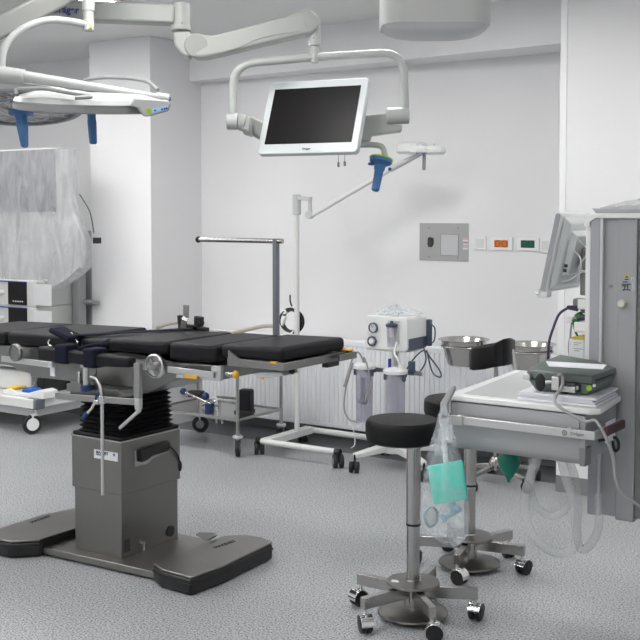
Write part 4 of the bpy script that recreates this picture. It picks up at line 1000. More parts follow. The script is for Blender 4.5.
text('Dräger', .015, mp(-.02, -mh_ * .455, .001), u, -w_, 'logo', 'ink', mon)
k = MB()
for x, y in ((338.5, 154), (344.8, 153)):
    q = mb_(x, y, 0); k.tube([q + V((0, 0, .01)), q - V((0, 0, .045))], .0018, 6); k.cyl(q - V((0, 0, .04)), q - V((0, 0, .062)), .006, seg=10)
k.build('dangling_lead', 'mid_grey', mon)

# ---- rounded housing of another ceiling pendant, top middle
Dp = 3.7
pc = atd(434, 28, Dp); 
ph = thing('pendant_housing', 'pale grey rounded pendant housing hanging into the top of the picture', 'ceiling pendant', pc)
zz0 = atd(434, 29, Dp).z
def pring(z, f, off=0):
    return [V((pc.x, pc.y, z)) + RT * x + V((FW.x, FW.y, 0)).normalized() * y for x, y in rrect(.362 * f, .26 * f, .07 * f, 8)]
k = MB().loft([pring(zz0 + .001, .985), pring(zz0 + .012, 1.0), pring(2.62, 1.0), pring(2.64, .96)]); k.build('housing', 'housing_grey', ph)
k = MB().loft([pring(zz0 - .030, .50), pring(zz0 - .022, .74), pring(zz0 - .010, .90), pring(zz0 + .002, .955)]); k.build('bottom_cover', 'light_grey', ph)
MB().cyl((pc.x, pc.y, 2.63), (pc.x, pc.y, 3.05), .06, seg=28).build('drop_tube', 'boom_grey', ph)

# ================================================================= STOOLS
def stool(label, cx, cy, seatz, seatdx, seatdy, angs, rr=.27, sr=.155, jz=.40, back=False, tag_ang=3.9):
    t = thing('surgeon_stool', label, 'stool', (cx, cy, 0))
    sx, sy_ = cx + seatdx, cy + seatdy
    k = MB().lathe((sx, sy_, seatz), [(sr * .86, -.098), (sr * .96, -.090), (sr * 1.0, -.066), (sr * 1.0, -.028), (sr * .985, -.012), (sr * .93, -.003), (sr * .5, .001), (.003, .002)], 56); k.build('seat', 'seat_vinyl', t)
    MB().cyl((cx, cy, seatz - .098), (cx, cy, jz), .030, seg=28).build('upper_tube', 'steel', t)
    MB().cyl((cx, cy, jz - .004), (cx, cy, .16), .0275, seg=28).build('lower_tube', 'steel', t)
    MB().cyl((cx, cy, jz + .003), (cx, cy, jz - .006), .031, seg=28).build('joint_ring', 'black_plastic', t)
    MB().box((cx + seatdx * .5, cy + seatdy * .5, seatz - .104), (.16, .16, .012)).build('seat_plate', 'steel', t, bevel=.003)
    MB().lathe((cx, cy, .146), [(.106, 0), (.112, .004), (.110, .011), (.035, .016), (.03, .022)], 48).build('upper_disc', 'brushed_steel', t)
    q = V((cx + .075 * math.cos(tag_ang), cy + .075 * math.sin(tag_ang), .1595)); MB().box(q, (.036, .026, .001), rz=.3).build('sticker', 'label_white', t)
    MB().lathe((cx, cy, .018), [(.140, 0), (.148, .006), (.146, .012), (.125, .020), (.05, .030), (.03, .034)], 48).build('lower_disc', 'brushed_steel', t)
    MB().cyl((cx, cy, .04), (cx, cy, .147), .035, seg=24).build('hub', 'steel', t)
    for g in angs:
        a = math.radians(g); d = V((math.cos(a), math.sin(a), 0)); e = V((cx, cy, 0)) + d * rr
        arm_ = MB().beam(V((cx, cy, .117)) + d * .02, e + V((0, 0, .117)), .028, .050, .028, .048); o = arm_.build('leg', 'steel', t, bevel=.002)
        f = caster(t, e.x - d.x * .012, e.y - d.y * .012, .105, .035, .036, a + 1.2, 'chrome', 'black_plastic', True, 'black_plastic', .012, True)
        ORG_ = ORG[f]; f.parent = o; ORG[o] = ORG[t]
        for ch in list(f.children):   # keep the depth at thing > part > sub-part
            ch.parent = o
    return t, sx, sy_
s1t, _, _ = stool('round black stool at front centre with steel star base', -2.228, 3.972, .842, -.042, -.02, (-110, -44, 26, 100, 180))
t2, sx2, sy2 = stool('black stool with low backrest standing behind the drawer unit', -2.327, 4.698, .81, -.075, .02, (-76, 8, 68, 138, 203), back=True, tag_ang=4.6, sr=.165)
# backrest of the second stool
yb_ = 4.86
pb = [aty(x, y, yb_) for x, y in ((470, 349), (471, 370), (508, 364.5), (511, 340), (505, 337.5), (498, 338.5), (497, 342))]
k = MB()
r0 = []; 
def bk(t_, z, th):  # curved pad around the sitter
    a = math.radians(205 + 75 * t_); R = .22; return V((sx2 + .02 + R * math.cos(a) * 1.0, sy2 + .24 + R * math.sin(a), z))
cL = aty(471, 360, 4.80); cM = aty(500, 352, 4.72); cR = aty(511, 350, 4.92)
def zr_(x, y, p): return aty(x, y, p.y).z
rings = []
for x, yt, ybm, Y, th in ((470.3, 350, 369.5, 4.80, .018), (474, 347, 370.5, 4.775, .034), (484, 344.5, 369.5, 4.75, .040), (496, 342.5, 367, 4.74, .040), (504, 338.8, 366, 4.78, .05), (510, 337.8, 365, 4.88, .06), (514, 339.5, 362, 4.97, .03)):
    a_ = aty(x, yt, Y); b_ = aty(x, ybm, Y); h_ = (a_.z - b_.z) / 2; cz = (a_.z + b_.z) / 2
    rings.append([V((a_.x + (p * .2 if x > 500 else 0), Y + p * (1 if x < 505 else .5), cz + q)) for p, q in rrect(th, h_ * 2, th * .45, 4)])
k = MB().loft(rings); k.build('backrest', 'seat_vinyl', t2, smooth=60)
q0 = aty(512.5, 350, 4.90); q1 = aty(514, 361, 4.92); q2 = aty(519, 374, 4.93)
k = MB().beam(q0, q1, .024, .006, up=(1, 0, 0)); k.beam(q1, V((q2.x, q2.y, .80)), .022, .006, up=(1, 0, 0)); k.beam(V((q2.x, q2.y, .80)), (sx2 + .03, sy2, .702), .03, .008, up=(0, 0, 1)); k.build('backrest_bracket', 'light_grey', t2)

# ==================================================== SUPPLY PENDANT, RIGHT
YC0 = 4.11
def C(x, y, Y=YC0): return aty(x, y, Y)
xc0 = C(584, 300).x; xs = C(589.5, 300).x; xt = C(599.5, 300).x; xt2 = C(602.5, 300).x; xm = C(636, 300).x
zc1 = C(600, 214).z; zc0 = C(600, 516).z
xc1 = xm + .26
sp = thing('supply_pendant', 'tall grey supply pendant column with white edge at the right side', 'supply pendant', ((xc0 + xc1) / 2, YC0 + .15, zc0))
MB().lo_hi((xc0 + .002, YC0 + .004, zc0 + .33), (xs, YC0 + .30, zc1 - .03)).build('white_edge', 'lamp_white', sp, bevel=.003)
MB().lo_hi((xc0 + .012, YC0 + .03, zc0 + .02), (xs + .01, YC0 + .28, zc0 + .34)).build('lower_edge', 'light_grey', sp, bevel=.003)
MB().lo_hi((xs, YC0, zc0), (xt, YC0 + .30, zc1 - .017)).build('corner_profile', 'pendant_lilac', sp, bevel=.004)
MB().lo_hi((xt, YC0 - .004, zc0), (xt2, YC0 + .02, zc1 - .017)).build('rail_profile', 'light_grey', sp, bevel=.002)
MB().lo_hi((xt2, YC0 + .012, zc0 + .004), (C(617.5, 300).x, YC0 + .29, zc1 - .018)).build('rear_panel', 'pendant_grey', sp)
MB().lo_hi((C(617.5, 300).x, YC0 + .004, zc0 - .006), (xm, YC0 + .29, zc1 - .018)).build('front_panel', 'pendant_grey', sp, bevel=.003)
MB().lo_hi((xm + .002, YC0 + .012, zc0 + .01), (xc1, YC0 + .29, zc1 - .018)).build('side_recess', 'recess_grey', sp)
sec = [(xc0, zc1 - .05)] + [(xc0 + .035 - .035 * math.cos(t), zc1 - .035 + .035 * math.sin(t)) for t in [i * math.pi / 16 for i in range(9)]] + [(xc1, zc1), (xc1, zc1 - .016)] + [(xc0 + .045, zc1 - .016), (xs, zc1 - .030), (xs, zc1 - .05)]
MB().extr([V((x, YC0 - .006, z)) for x, z in sec], (0, .31, 0)).build('top_cap', 'lamp_white', sp, bevel=.002)
q = C(609.7, 286.5); MB().cyl(V((q.x, YC0 + .014, q.z)), V((q.x, YC0 + .006, q.z)), .007, seg=14).build('screw', 'mid_grey', sp)
q = C(622.5, 303.5); MB().lathe(V((q.x, YC0 + .005, q.z)), [(.016, 0), (.016, .018), (.012, .024)], 24, frame((0, -1, 0))).build('lock_knob', 'knob_cream', sp)
# line drawing of a stool-like figure on the panel
k = MB(); yd = YC0 + .0035
def ln(x0, y0, x1, y1, w=.004): k.beam(V((C(x0, y0).x, yd, C(x0, y0).z)), V((C(x1, y1).x, yd, C(x1, y1).z)), .001, w, up=None) if False else k.beam(V((C(x0, y0).x, yd, C(x0, y0).z)), V((C(x1, y1).x, yd, C(x1, y1).z)), w, .0012, up=(0, 1, 0))
for l in ((624.5, 279.5, 628, 279.5), (622.5, 282, 627.5, 282), (621.5, 284.5, 630.5, 284.2), (621.5, 286, 627, 286), (624.5, 286, 624.5, 289), (627.5, 285, 627.5, 289), (622.5, 289.8, 629.5, 289.8), (622.8, 289.8, 622.8, 291), (629.5, 289.8, 629.8, 291), (625, 277, 628, 277)): ln(*l)
k.build('pictogram', 'ink', sp)
k = MB()
for l in ((631, 277.5, 632.8, 289), (633.5, 277.5, 634, 289), (631, 277.5, 633.5, 277.5), (631, 290, 634.3, 290)): ln(*l, w=.003)
k.build('pictogram_outline', 'light_grey', sp)
k = MB()
for x in (624.7, 628.3): q = C(x, 275.6); k.cyl(V((q.x, yd, q.z)), V((q.x, yd - .0012, q.z)), .005, seg=10)
k.build('indicator', 'label_yellow', sp)
MB().cyl((xc1 + .06, YC0 + .15, zc1 - .4), (xc1 + .06, YC0 + .15, 3.05), .07, seg=28).build('ceiling_tube', 'boom_grey', sp)
MB().lo_hi((xc1 - .02, YC0 + .06, zc1 - .4), (xc1 + .14, YC0 + .24, zc1 - .3)).build('tube_collar', 'boom_grey', sp, bevel=.01)
# flat tray and cloth on top of the column
k = MB().extr([V((C(x, 208).x, YC0 + .02, zc1 + z)) for x, z in ((590, .022), (594, .003), (640, .003), (660, .003), (660, .018))], (0, .25, 0)); k.build('flat_tray', 'pendant_lilac', loc=V((C(625, 210).x, YC0 + .1, zc1)), bevel=.002, label='flat grey tray lying on top of the pendant column', category='tray')
k = MB(); rings = []
for i in range(9):
    x = C(597 + i * 9, 208).x; h = (.006, .018, .026, .034, .040, .042, .044, .044, .03)[i]
    rings.append([V((x, YC0 + .03 + .2 * j / 8, zc1 + .022 + h * math.sin(math.pi * (.1 + .8 * j / 8)) + .003 * math.sin(5 * j + 3 * i))) for j in range(9)] + [V((x, YC0 + .03 + .2 * j / 8, zc1 + .019)) for j in range(8, -1, -1)])
k.loft(rings); k.build('plastic_sheet', 'cover_clear', loc=V((C(640, 205).x, YC0 + .1, zc1 + .02)), label='folded clear plastic sheet on the tray atop the pendant column', category='plastic sheet')

# ---- drawer shelf in front of the column
zs = 1.0
f0 = atz(447.5, 394, zs); f1 = atz(597, 410.5, zs); g0 = atz(513, 369.5, zs); g1 = atz(530, 370, zs)
ysf = (f0.y + f1.y) / 2
sx0, sx1 = f0.x, f1.x; yb2 = g0.y
sh = thing('drawer_shelf', 'white-topped grey drawer shelf with steel rail fixed to the pendant column', 'shelf', ((sx0 + sx1) / 2, ysf, .8))
top = [(sx0 + .008, ysf), (sx1 - .03, ysf), (sx1, ysf + .03), (sx1 - .035, YC0 - .012), (xc0 - .02, YC0 - .012), (xc0 - .02, yb2), (g0.x + .01, yb2), (sx0, ysf + .008)]
MB().prism(top, zs - .022, zs).build('top', 'lamp_white', sh, bevel=.008, bseg=3)
MB().lo_hi((sx0 + .001, ysf + .002, zs - .075), (sx0 + .016, ysf + .35, zs - .01)).build('side_lip', 'lamp_white', sh, bevel=.005)
ins = [(sx0 + .05, ysf + .05), (sx1 - .04, ysf + .05), (sx1 - .06, YC0 - .03), (xc0 - .04, YC0 - .03), (xc0 - .04, yb2 - .03), (g0.x + .05, yb2 - .03)]
MB().prism(ins, zs - .0, zs + .0015).build('top_mat', 'mat_grey', sh)
zd = aty(460, 450, ysf + .02).z
xd0, xd1 = sx0 + .015, aty(585, 440, ysf + .02).x
MB().prism([(xd0 + .012, ysf + .03), (xd1, ysf + .03), (xd1, YC0 - .015), (xc0 - .04, YC0 - .015), (xc0 - .04, yb2 - .08), (g0.x + .04, yb2 - .08)], zd + .02, zs - .022).build('carcass', 'pendant_grey', sh)
def dsec(z): return z
k = MB()
prof = [(0, zs - .028), (-.004, zs - .05), (.0, zs - .10), (.004, zs - .14), (.010, zd + .03), (.022, zd + .006), (.04, zd)]
L_ = [V((xd0, ysf + .012 + o, z)) for o, z in prof] + [V((xd0, ysf + .06, zd)), V((xd0, ysf + .06, zs - .028))]
xi = xd1 - .018
k.extr(L_, (xi - xd0, 0, 0)); k.build('drawer_front', 'drawer_metal', sh, smooth=50)
MB().lo_hi((xi, ysf + .014, zd + .004), (xd1 + .006, ysf + .07, aty(585, 436, ysf).z)).build('drawer_end', 'slate_blue_dark', sh) if 'slate_blue_dark' in M else MB().lo_hi((xi + .001, ysf + .010, zd + .002), (xd1 + .006, ysf + .07, zs - .145)).build('drawer_end', 'recess_grey', sh, bevel=.003)
MB().lo_hi((xi, ysf + .012, zs - .15), (xd1 + .004, ysf + .03, zs - .03)).build('drawer_side', 'drawer_metal', sh, bevel=.003)
# rail
yr_ = ysf - .03
ra = aty(449.5, 419, yr_); rb = aty(595, 436, yr_)
zrl = (ra.z + rb.z) / 2
rail = MB().lo_hi((ra.x, yr_ - .005, zrl - .0155), (rb.x, yr_ + .005, zrl + .0155)).build('front_rail', 'aluminium', sh, bevel=.002)
k = MB()
for x in (ra.x + .035, rb.x - .10): k.box((x, yr_ + .02, zrl), (.03, .045, .02)); k.sph((x + .01, yr_ + .003, zrl + .017), (.012, .012, .005), 12, 6)
k.build('rail_spacer', 'aluminium', sh)
q = aty(564.5, 433, yr_ - .005); k = MB().torus(V((q.x, yr_ - .0055, zrl)), .008, .0025, (0, 1, 0), 18, 6); k.sph(V((q.x, yr_ - .0055, zrl)), .004, 8, 6); k.build('rail_emblem', 'mid_grey', rail)
text('Dräger', .014, (q.x + .022, yr_ - .0056, zrl - .004), (1, 0, 0), (0, 0, 1), 'lettering', 'mid_grey', rail, bold=.0003, sx=1.3)
MB().lo_hi((rb.x - .012, yr_ + .004, zrl - .0155), (rb.x, ysf + .28, zrl + .0155)).build('side_rail', 'aluminium', sh, bevel=.002)
qa = aty(600, 430, yr_ + .1); MB().lo_hi((rb.x + .001, ysf + .05, zrl - .014), (rb.x + .018, ysf + .24, zrl + .018)).build('side_rail_cover', 'maroon', sh, bevel=.004)
q = V((sx1 + .001, ysf + .13, zs - .095)); MB().box(q, (.002, .10, .075)).build('note', 'paper', sh)
yl = ysf + .16; k = MB().tube(spline([aty(597, 441, yl), aty(606, 439.5, yl), aty(614, 437.5, yl), aty(618, 441, yl), aty(618.5, 448, yl), aty(615.5, 451, yl), aty(613.5, 447, yl), aty(613, 441, yl)]), .0055); k.build('cable_loop', 'black_plastic', sh)
# bag hook
k = MB(); hk = [aty(x, y, yr_ - .012) for x, y in ((440.5, 419), (440, 403), (449, 388.5), (453, 386), (454.5, 389), (446.5, 405), (447.5, 419))]
k.extr(hk, (0, .02, 0)); k.lo_hi((aty(440, 419, yr_).x, yr_ - .012, zrl - .02), (ra.x + .06, yr_ - .006, zrl + .018)); k.build('bag_hook', 'hook_grey', sh, bevel=.003)

# ---- papers, green-grey box, clamp, paper on top
pz_ = zs + .0018
pa = thing('paper_stack', 'stack of white papers under the green-grey box on the shelf', 'papers', (sx1 - .15, ysf + .18, pz_))
for i in range(4):
    q0 = aty(517, 392, ysf + .03).x; x0 = q0 + .006 * (i % 2); x1_ = sx1 - .022 - .008 * (i % 3)
    y0 = ysf + .035 + .006 * ((i * 2) % 3); k = MB().prism([(x0, y0), (x1_, y0 + .005), (x1_ - .02, YC0 - .03), (x0 - .02, YC0 - .035)], pz_ + i * .0078, pz_ + .0072 + i * .0078); k.build('sheets', 'paper', pa)
bzb = pz_ + .033
yq = ysf + .075
def G(x, y, Y=None): return aty(x, y, yq if Y is None else Y)
gb = thing('battery_box', 'green-grey wedge shaped device with silver clamp lying on the papers', 'device', (G(570, 380).x, yq + .1, bzb))
gx0 = G(526, 370).x; gx1 = G(592, 375).x
ybk = YC0 - .04
# lower half (wider at the top)
k = MB().loft([[V((gx0 + .035, yq + .01, bzb)), V((gx1 - .02, yq + .01, bzb)), V((gx1 - .02, ybk, bzb)), V((gx0 + .035, ybk, bzb))],
               [V((gx0 + .006, yq, bzb + .042)), V((gx1, yq, bzb + .042)), V((gx1, ybk + .01, bzb + .042)), V((gx0 + .006, ybk + .01, bzb + .042))]]); k.build('lower_shell', 'teal_grey', gb, bevel=.004)
zt = bzb + .100
k = MB().loft([[V((gx0, yq - .002, bzb + .044)), V((gx1 + .002, yq - .002, bzb + .044)), V((gx1 + .002, ybk + .012, bzb + .044)), V((gx0, ybk + .012, bzb + .044))],
               [V((gx0 + .004, yq + .0, bzb + .076)), V((gx1, yq + .0, bzb + .072)), V((gx1, ybk + .01, bzb + .072)), V((gx0 + .004, ybk + .01, bzb + .076))],
               [V((gx0 + .03, yq + .10, zt)), V((gx1 - .09, yq + .08, bzb + .092)), V((gx1 - .07, ybk - .02, bzb + .098)), V((gx0 + .04, ybk - .01, zt + .010))]]); k.build('upper_shell', 'teal_grey', gb, bevel=.004)
k = MB().lo_hi((gx1 - .001, yq + .03, bzb + .050), (gx1 + .004, ybk - .03, bzb + .056)); k.build('slot', 'ink', gb)
q = V((G(544, 384).x, yq - .035, bzb + .038)); MB().sph(q, (.020, .010, .034), 20, 14).build('clamp_knob', 'black_plastic', gb)
k = MB().cyl(q + V((.0, .0, 0)), q + V((.04, .015, .004)), .008, seg=12); k.box(q + V((.055, .02, .0)), (.03, .03, .05)); k.box(q + V((.10, .025, -.018)), (.06, .03, .022)); k.build('clamp', 'aluminium', gb, bevel=.003); MB().box((gx0 + .012, yq - .012, bzb + .052), (.028, .022, .022)).build('latch', 'aluminium', gb, bevel=.003)
k = MB(); q = V((G(578, 389).x, yq - .004, bzb + .026)); k.box(q, (.022, .006, .032)); s_ = k.build('switch_plate', 'black_plastic', gb, bevel=.002); MB().box(q + V((0, -.004, 0)), (.009, .004, .014)).build('switch', 'light_grey', s_)
q = V((G(590, 390).x, yq - .002, bzb + .030)); MB().cyl(q, q + V((0, -.008, 0)), .010, seg=18).build('green_port', 'lime', gb); q = q + V((.018, 0, .010)); MB().cyl(q, q + V((0, -.006, 0)), .006, seg=14).build('white_port', 'label_white', gb)
k = MB(); pz2 = zt + .0125
pq = [tuple(atz(x, y, pz2)[:2]) for x, y in ((549, 366.5), (603, 369.5), (607, 365.5), (546, 362))]
k.loft([[V((x, y, pz2 + q)) for x, y in pq] for q in (0, .0035)])
k.build('paper_sheet', 'paper', loc=(gx0 + .2, yq + .1, pz2), label='loose white paper sheet lying over the green-grey box', category='paper')
# grey cable from the clamp down to the right
cq = [V((G(561, 372).x, yq - .03, bzb + .07)), V((G(566, 369).x, yq - .04, bzb + .072)), V((G(567, 380).x, yq - .045, bzb + .035)), V((G(562, 392).x, yq - .05, bzb + .003)), V((G(567, 401).x, yq - .10, zs + .010)), V((aty(583, 411, yr_ - .02).x, yr_ - .02, zs - .035)), aty(596, 421, yr_ - .03), aty(607, 440, yr_ - .03), aty(613, 458, yr_ - .02), aty(616, 479, yr_ - .01), aty(622, 493, yr_), aty(642, 508, yr_ + .04)]
k = MB().tube(spline(cq), .0058); k.build('device_cable', 'cable_grey', loc=cq[4], label='thin grey cable running from the green-grey box down past the shelf rail', category='cable')

# ---- tilted monitor left of the column
ty = YC0 - .02
a = aty(539, 291, ty); b = aty(555.3, 211.5, ty)
tm = thing('device_monitor', 'white tilted monitor seen from behind, mounted left of the pendant column', 'monitor', (a.x, ty + .15, a.z))
ud = (b - a).normalized(); nb = V((ud.z, 0, -ud.x)).normalized()   # towards +x : the back
Wd = .36; hgt = (b - a).length
def T(h, d, n_): return a + ud * (h * hgt) + V((0, d, 0)) + nb * n_
sec = [(h, n_) for h, n_ in ((0.0, .0), (.97, .0), (1.0, .006), (1.0, .022), (.97, .030), (0.0, .030))]
k = MB().extr([T(h, 0, n_) for h, n_ in sec], (0, Wd, 0)); k.build('housing', 'lamp_white', tm, bevel=.006, bseg=3)
k = MB().extr([T(h, -.0015, n_) for h, n_ in ((.015, .004), (.965, .004), (.985, .010), (.985, .020), (.965, .025), (.015, .025))], (0, .003, 0)); k.build('side_trim', 'side_grey', tm) if 'side_grey' in M else k.build('side_trim', 'light_grey_trim', tm)
k = MB().extr([T(.05, .015, -.002), T(.95, .015, -.002), T(.95, Wd - .015, -.002), T(.05, Wd - .015, -.002)], nb * .003); k.build('screen', 'screen_black', tm)
k = MB().loft([[T(.03, .02, .030), T(.96, .02, .030), T(.96, Wd - .02, .030), T(.03, Wd - .02, .030)], [T(.10, .04, .052), T(.88, .04, .060), T(.88, Wd - .04, .060), T(.10, Wd - .04, .052)]]); k.build('back_shell', 'monitor_back', tm, bevel=.006)
k = MB().loft([[T(.22, .06, .054), T(.80, .06, .058), T(.80, .22, .058), T(.22, .22, .054)], [T(.26, .07, .080), T(.74, .07, .085), T(.74, .2, .085), T(.26, .2, .08)]]); k.build('connector_box', 'monitor_back', tm, bevel=.004)
k = MB()
for h in (.30, .36): q = T(h, .058, .066); k.box(q, (.012, .006, .012))
k.build('connector', 'ink', tm)
k = MB().box(T(-.03, .03, .012), (.045, .05, .03)); k.cyl(T(-.02, -.01, -.006), T(-.02, .02, -.006), .011, seg=12); k.build('bottom_joint', 'lamp_white', tm, bevel=.005)
q = T(.45, .16, .085); k = MB().beam(q, V((xc0 + .01, YC0 + .18, q.z + .0)), .05, .09, up=(0, 0, 1)); k.box(q + V((.03, 0, -.10)), (.05, .06, .09)); k.box(q + V((.028, -.03, -.175)), (.085, .05, .035)); k.cyl(q + V((.028, -.03, -.19)), q + V((.028, -.03, -.215)), .018, seg=14); k.build('tilt_bracket', 'bracket_grey', tm, bevel=.006)
k = MB().tube(spline([T(.55, .07, .085), T(.5, .05, .12), T(.35, .05, .13), T(.22, .06, .10), T(.15, .07, .06)]), .0035); k.tube(spline([T(.7, .09, .085), T(.6, .06, .14), T(.4, .06, .12), T(.2, .08, .11)]), .003); k.build('cable', 'light_grey', tm)

# ---- gas outlets: fittings and hoses on the column's left side
q = aty(578, 309, YC0 + .06)
gf = thing('gas_fitting', 'purple and green hose fittings on the left side of the pendant column', 'gas fitting', q)
xw = xc0 + .001
k = MB().cyl(q + V((-.045, 0, .004)), q + V((.0, 0, .002)), .008, .012, seg=14); k.cyl(q + V((.01, -.01, -.035)), q + V((.035, -.01, -.03)), .012, seg=14); k.build('purple_coupling', 'purple', gf, bevel=.002)
k = MB(); k.box(q + V((.005, .0, -.025)), (.04, .02, .022), mtx=frame((.8, 0, .7))); k.box(q + V((-.01, 0, -.05)), (.03, .02, .022)); k.build('green_coupling', 'green_plastic', gf, bevel=.003)
k = MB().box(q + V((-.03, .0, -.045)), (.03, .02, .025)); k.build('hose_connector', 'lamp_white', gf, bevel=.003); k = MB(); k.lo_hi((q.x - .01, q.y - .02, q.z - .09), (xw + .02, q.y + .06, q.z - .05)); k.build('outlet_body', 'lamp_white', gf, bevel=.005); k = MB(); k.lo_hi((q.x + .0, q.y - .01, q.z + .0), (xw + .02, q.y + .06, q.z + .04)); k.build('outlet_body', 'lamp_white', gf, bevel=.005)
MB().tube(spline([q + V((-.04, 0, .004)), q + V((-.075, -.01, -.025)), aty(552.5, 330, YC0 + .03), aty(549, 343, YC0 + .02), aty(548, 362, YC0 + .03)]), .0055).build('purple_hose', 'purple', gf)
k = MB().tube(spline([q + V((-.02, 0, -.05)), q + V((-.005, 0, -.10)), q + V((.03, .01, -.15))]), .0045); k.build('green_hose', 'green_plastic', gf)
k = MB().tube(spline([q + V((-.025, 0, -.05)), q + V((-.03, 0, -.10)), q + V((-.028, 0, -.14))]), .004); k.sph(q + V((-.03, 0, -.155)), (.010, .010, .045), 12, 8); k.tube(spline([q + V((-.03, 0, -.19)), q + V((-.045, 0, -.22)), q + V((-.06, 0, -.27))]), .0015, 6); k.build('black_lead', 'bracket_grey', gf)
q2 = aty(579, 349, YC0 + .05)
wb = thing('absorber_canister', 'white canister with yellow band standing on the shelf beside the pendant column', 'canister', V((q2.x, q2.y, zs + .002)))
MB().lo_hi((aty(572.5, 350, YC0 + .05).x, YC0 + .01, zs + .002), (xc0 - .002, YC0 + .12, aty(578, 338.5, YC0 + .03).z)).build('body', 'label_white', wb, bevel=.004)
a_ = aty(572.5, 337, YC0 + .01); MB().lo_hi((a_.x - .001, YC0 + .008, aty(578, 339.5, YC0 + .01).z), (xc0 - .001, YC0 + .121, aty(578, 337.3, YC0 + .01).z)).build('yellow_band', 'label_yellow', wb)
k = MB()
for i, y in enumerate((343, 345, 349, 351)): a_ = aty(574, y, YC0 + .009); k.lo_hi((a_.x, YC0 + .0085, a_.z), (a_.x + (.03, .018, .035, .022)[i], YC0 + .0105, a_.z + .003))
k.build('small_print', 'cable_grey', wb)

# ---- corrugated clear hoses hanging below the drawer
def hose(pts, r, label, n=10):
    P = spline(pts, n); rr = [r * (1 + (.07 if i % 2 else -.05)) for i in range(len(P))]
    k = MB().tube(P, rr, 12); return k.build('breathing_hose', 'hose_clear', loc=P[0], label=label, category='hose')
yh = ysf + .10
def h(x, y, d=0): return aty(x, y, yh + d)
o1 = hose([h(532, 452), h(531, 475), h(532, 492), h(537, 507), h(551, 516), h(564, 511), h(571, 500, .03), h(573, 485, .06)], .0135, 'shorter inner loop of clear corrugated hose hanging under the drawer', 14)
o2 = hose([h(540, 452, -.05), h(533, 470, -.05), h(526, 492, -.05), h(526, 515, -.05), h(533, 535, -.05), h(548, 549, -.04), h(564, 553, 0), h(575, 545, 0), h(576, 525, 0), h(572, 500, 0), h(566, 478, .01), h(560, 452, .02)], .0175, 'longest loop of clear corrugated hose hanging under the drawer', 14)
o3 = hose([h(566, 452, .06), h(575, 478, .07), h(578, 505, .05), h(577, 530, .03), h(580, 552 - 4, .01), h(589, 546, .04), h(597, 532, .08), h(599, 515, .10), h(598, 495, .16)], .0155, 'clear corrugated hose curling up behind the pendant column', 14)

# ---- green breathing bag
q = aty(509, 452, ysf + .28)
k = MB(); zt3 = q.z; zb3 = aty(507, 482, ysf + .28).z; H3 = zt3 - zb3
ring = [(.02, .0), (.036, -.06), (.048, -.25), (.046, -.40), (.034, -.60), (.016, -.82), (.008, -.90), (.006, -1.0)]
k.lathe((q.x, q.y, zt3), [(r, z * H3) for r, z in ring], 24, sx=1.0, sy=.7); gbag = k.build('breathing_bag', 'green_rubber', loc=q, label='dark green rubber breathing bag hanging below the drawer shelf', category='breathing bag')
MB().cyl((q.x, q.y, zt3 - .01), (q.x, q.y, zd + .03), .014, seg=14).build('neck', 'black_plastic', gbag)

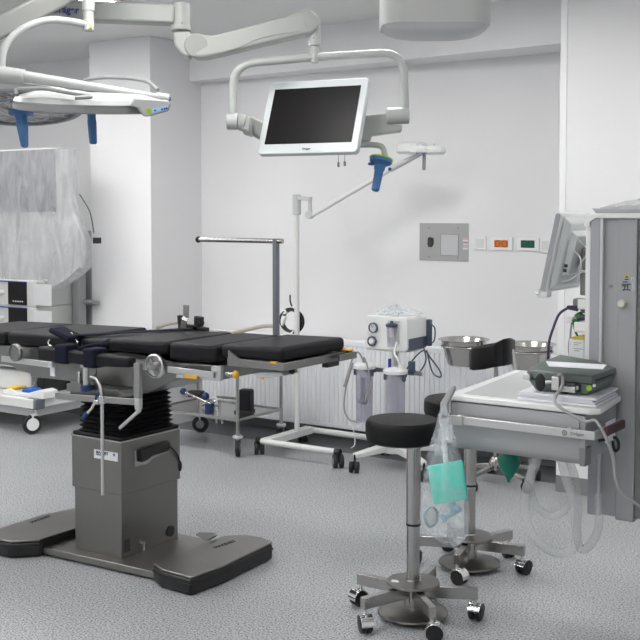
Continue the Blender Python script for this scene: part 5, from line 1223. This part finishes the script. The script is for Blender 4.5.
# ---- clear plastic bag with teal mask, hanging on the hook
yb3 = yr_ - .035
def W(x, y, d=0): return aty(x, y, yb3 + d)
cb = thing('plastic_bag', 'clear plastic bag with teal pack inside, hanging on the drawer shelf hook', 'bag', W(445, 415))
rows = [(405, 441.5, 445.5, .008), (414, 438, 450, .014), (421, 437.5, 451.5, .02), (430, 435.5, 454, .026), (442, 431.5, 457, .034), (456, 427.5, 461, .042), (470, 425, 463.5, .048), (485, 424, 466, .052), (500, 422, 468.5, .052), (512, 421, 469.5, .048), (524, 421.5, 468, .040), (533, 430, 464, .028), (540, 440, 459, .016), (544, 447, 455, .006)]
rings = []
for j, (y, xa_, xb2, dp) in enumerate(rows):
    p_ = W(xa_, y); q_ = W(xb2, y); cx_ = (p_.x + q_.x) / 2; w2 = (q_.x - p_.x) / 2; out = []
    for i in range(48):
        t = 2 * math.pi * i / 48; f_ = 1 + .10 * math.sin(7 * t + .5 * j) * (1 if j > 0 else 0) + .05 * math.sin(13 * t - j)
        out.append(V((cx_ + w2 * math.cos(t) * (1 + .03 * math.sin(9 * t + j)), yb3 + dp * math.sin(t) * f_, p_.z + .006 * math.sin(3 * t + j))))
    rings.append(out)
MB().loft(rings).build('bag_skin', 'bag_film', cb, smooth=50)
k = MB(); tc_ = [(430, 466, 458, 462), ]
c_ = [W(x, y) for x, y in ((427.5, 466), (462, 460), (468, 499), (434, 504.5))]
rg = []
for s_, dd in ((0, .006), (.15, .020), (.5, .026), (.85, .020), (1, .006)):
    top_ = c_[0].lerp(c_[1], s_); bot_ = c_[3].lerp(c_[2], s_)
    rg.append([top_.lerp(bot_, t) + V((0, (dd if sgn > 0 else -dd) * (.6 + .4 * math.sin(t * 3.1)), 0)) for sgn, ts in ((-1, (0, .25, .5, .75, 1)), (1, (1, .75, .5, .25, 0))) for t in ts])
k.loft(rg); k.build('teal_pack', 'teal_cloth', cb, bevel=.003)
k = MB(); q = W(431, 517); k.torus(q, .030, .004, (.9, -.5, 0), 24, 8, sy=1.25); k.build('mask_rim', 'mask_blue', cb)
MB().sph(W(430, 516), (.028, .020, .036), 16, 12).build('mask_dome', 'cover_clear', cb)
k = MB().cyl(W(452, 502), W(454, 512), .014, seg=14); k.cyl(W(446, 516), W(460, 509), .011, seg=12); k.sph(W(457, 509), .015, 12, 8); k.cyl(W(441, 515), W(446, 521), .010, seg=12); k.build('mask_fitting', 'mask_blue', cb)
k = MB().cyl(W(444, 440), W(446, 462), .010, seg=12); k.sph(W(444, 448), .012, 12, 8); k.build('tube_end', 'label_white', cb)
# =============================================================== LIGHT, LOOK
w = bpy.data.worlds.new('world'); bpy.context.scene.world = w; w.use_nodes = True
w.node_tree.nodes['Background'].inputs[0].default_value = (.8, .85, .9, 1); w.node_tree.nodes['Background'].inputs[1].default_value = .3
sc_ = bpy.context.scene
sc_.view_settings.view_transform = 'Standard'; sc_.view_settings.look = 'None'; sc_.view_settings.gamma = 1
sc_.view_settings.use_curve_mapping = False
sc_.view_settings.exposure = 0.0
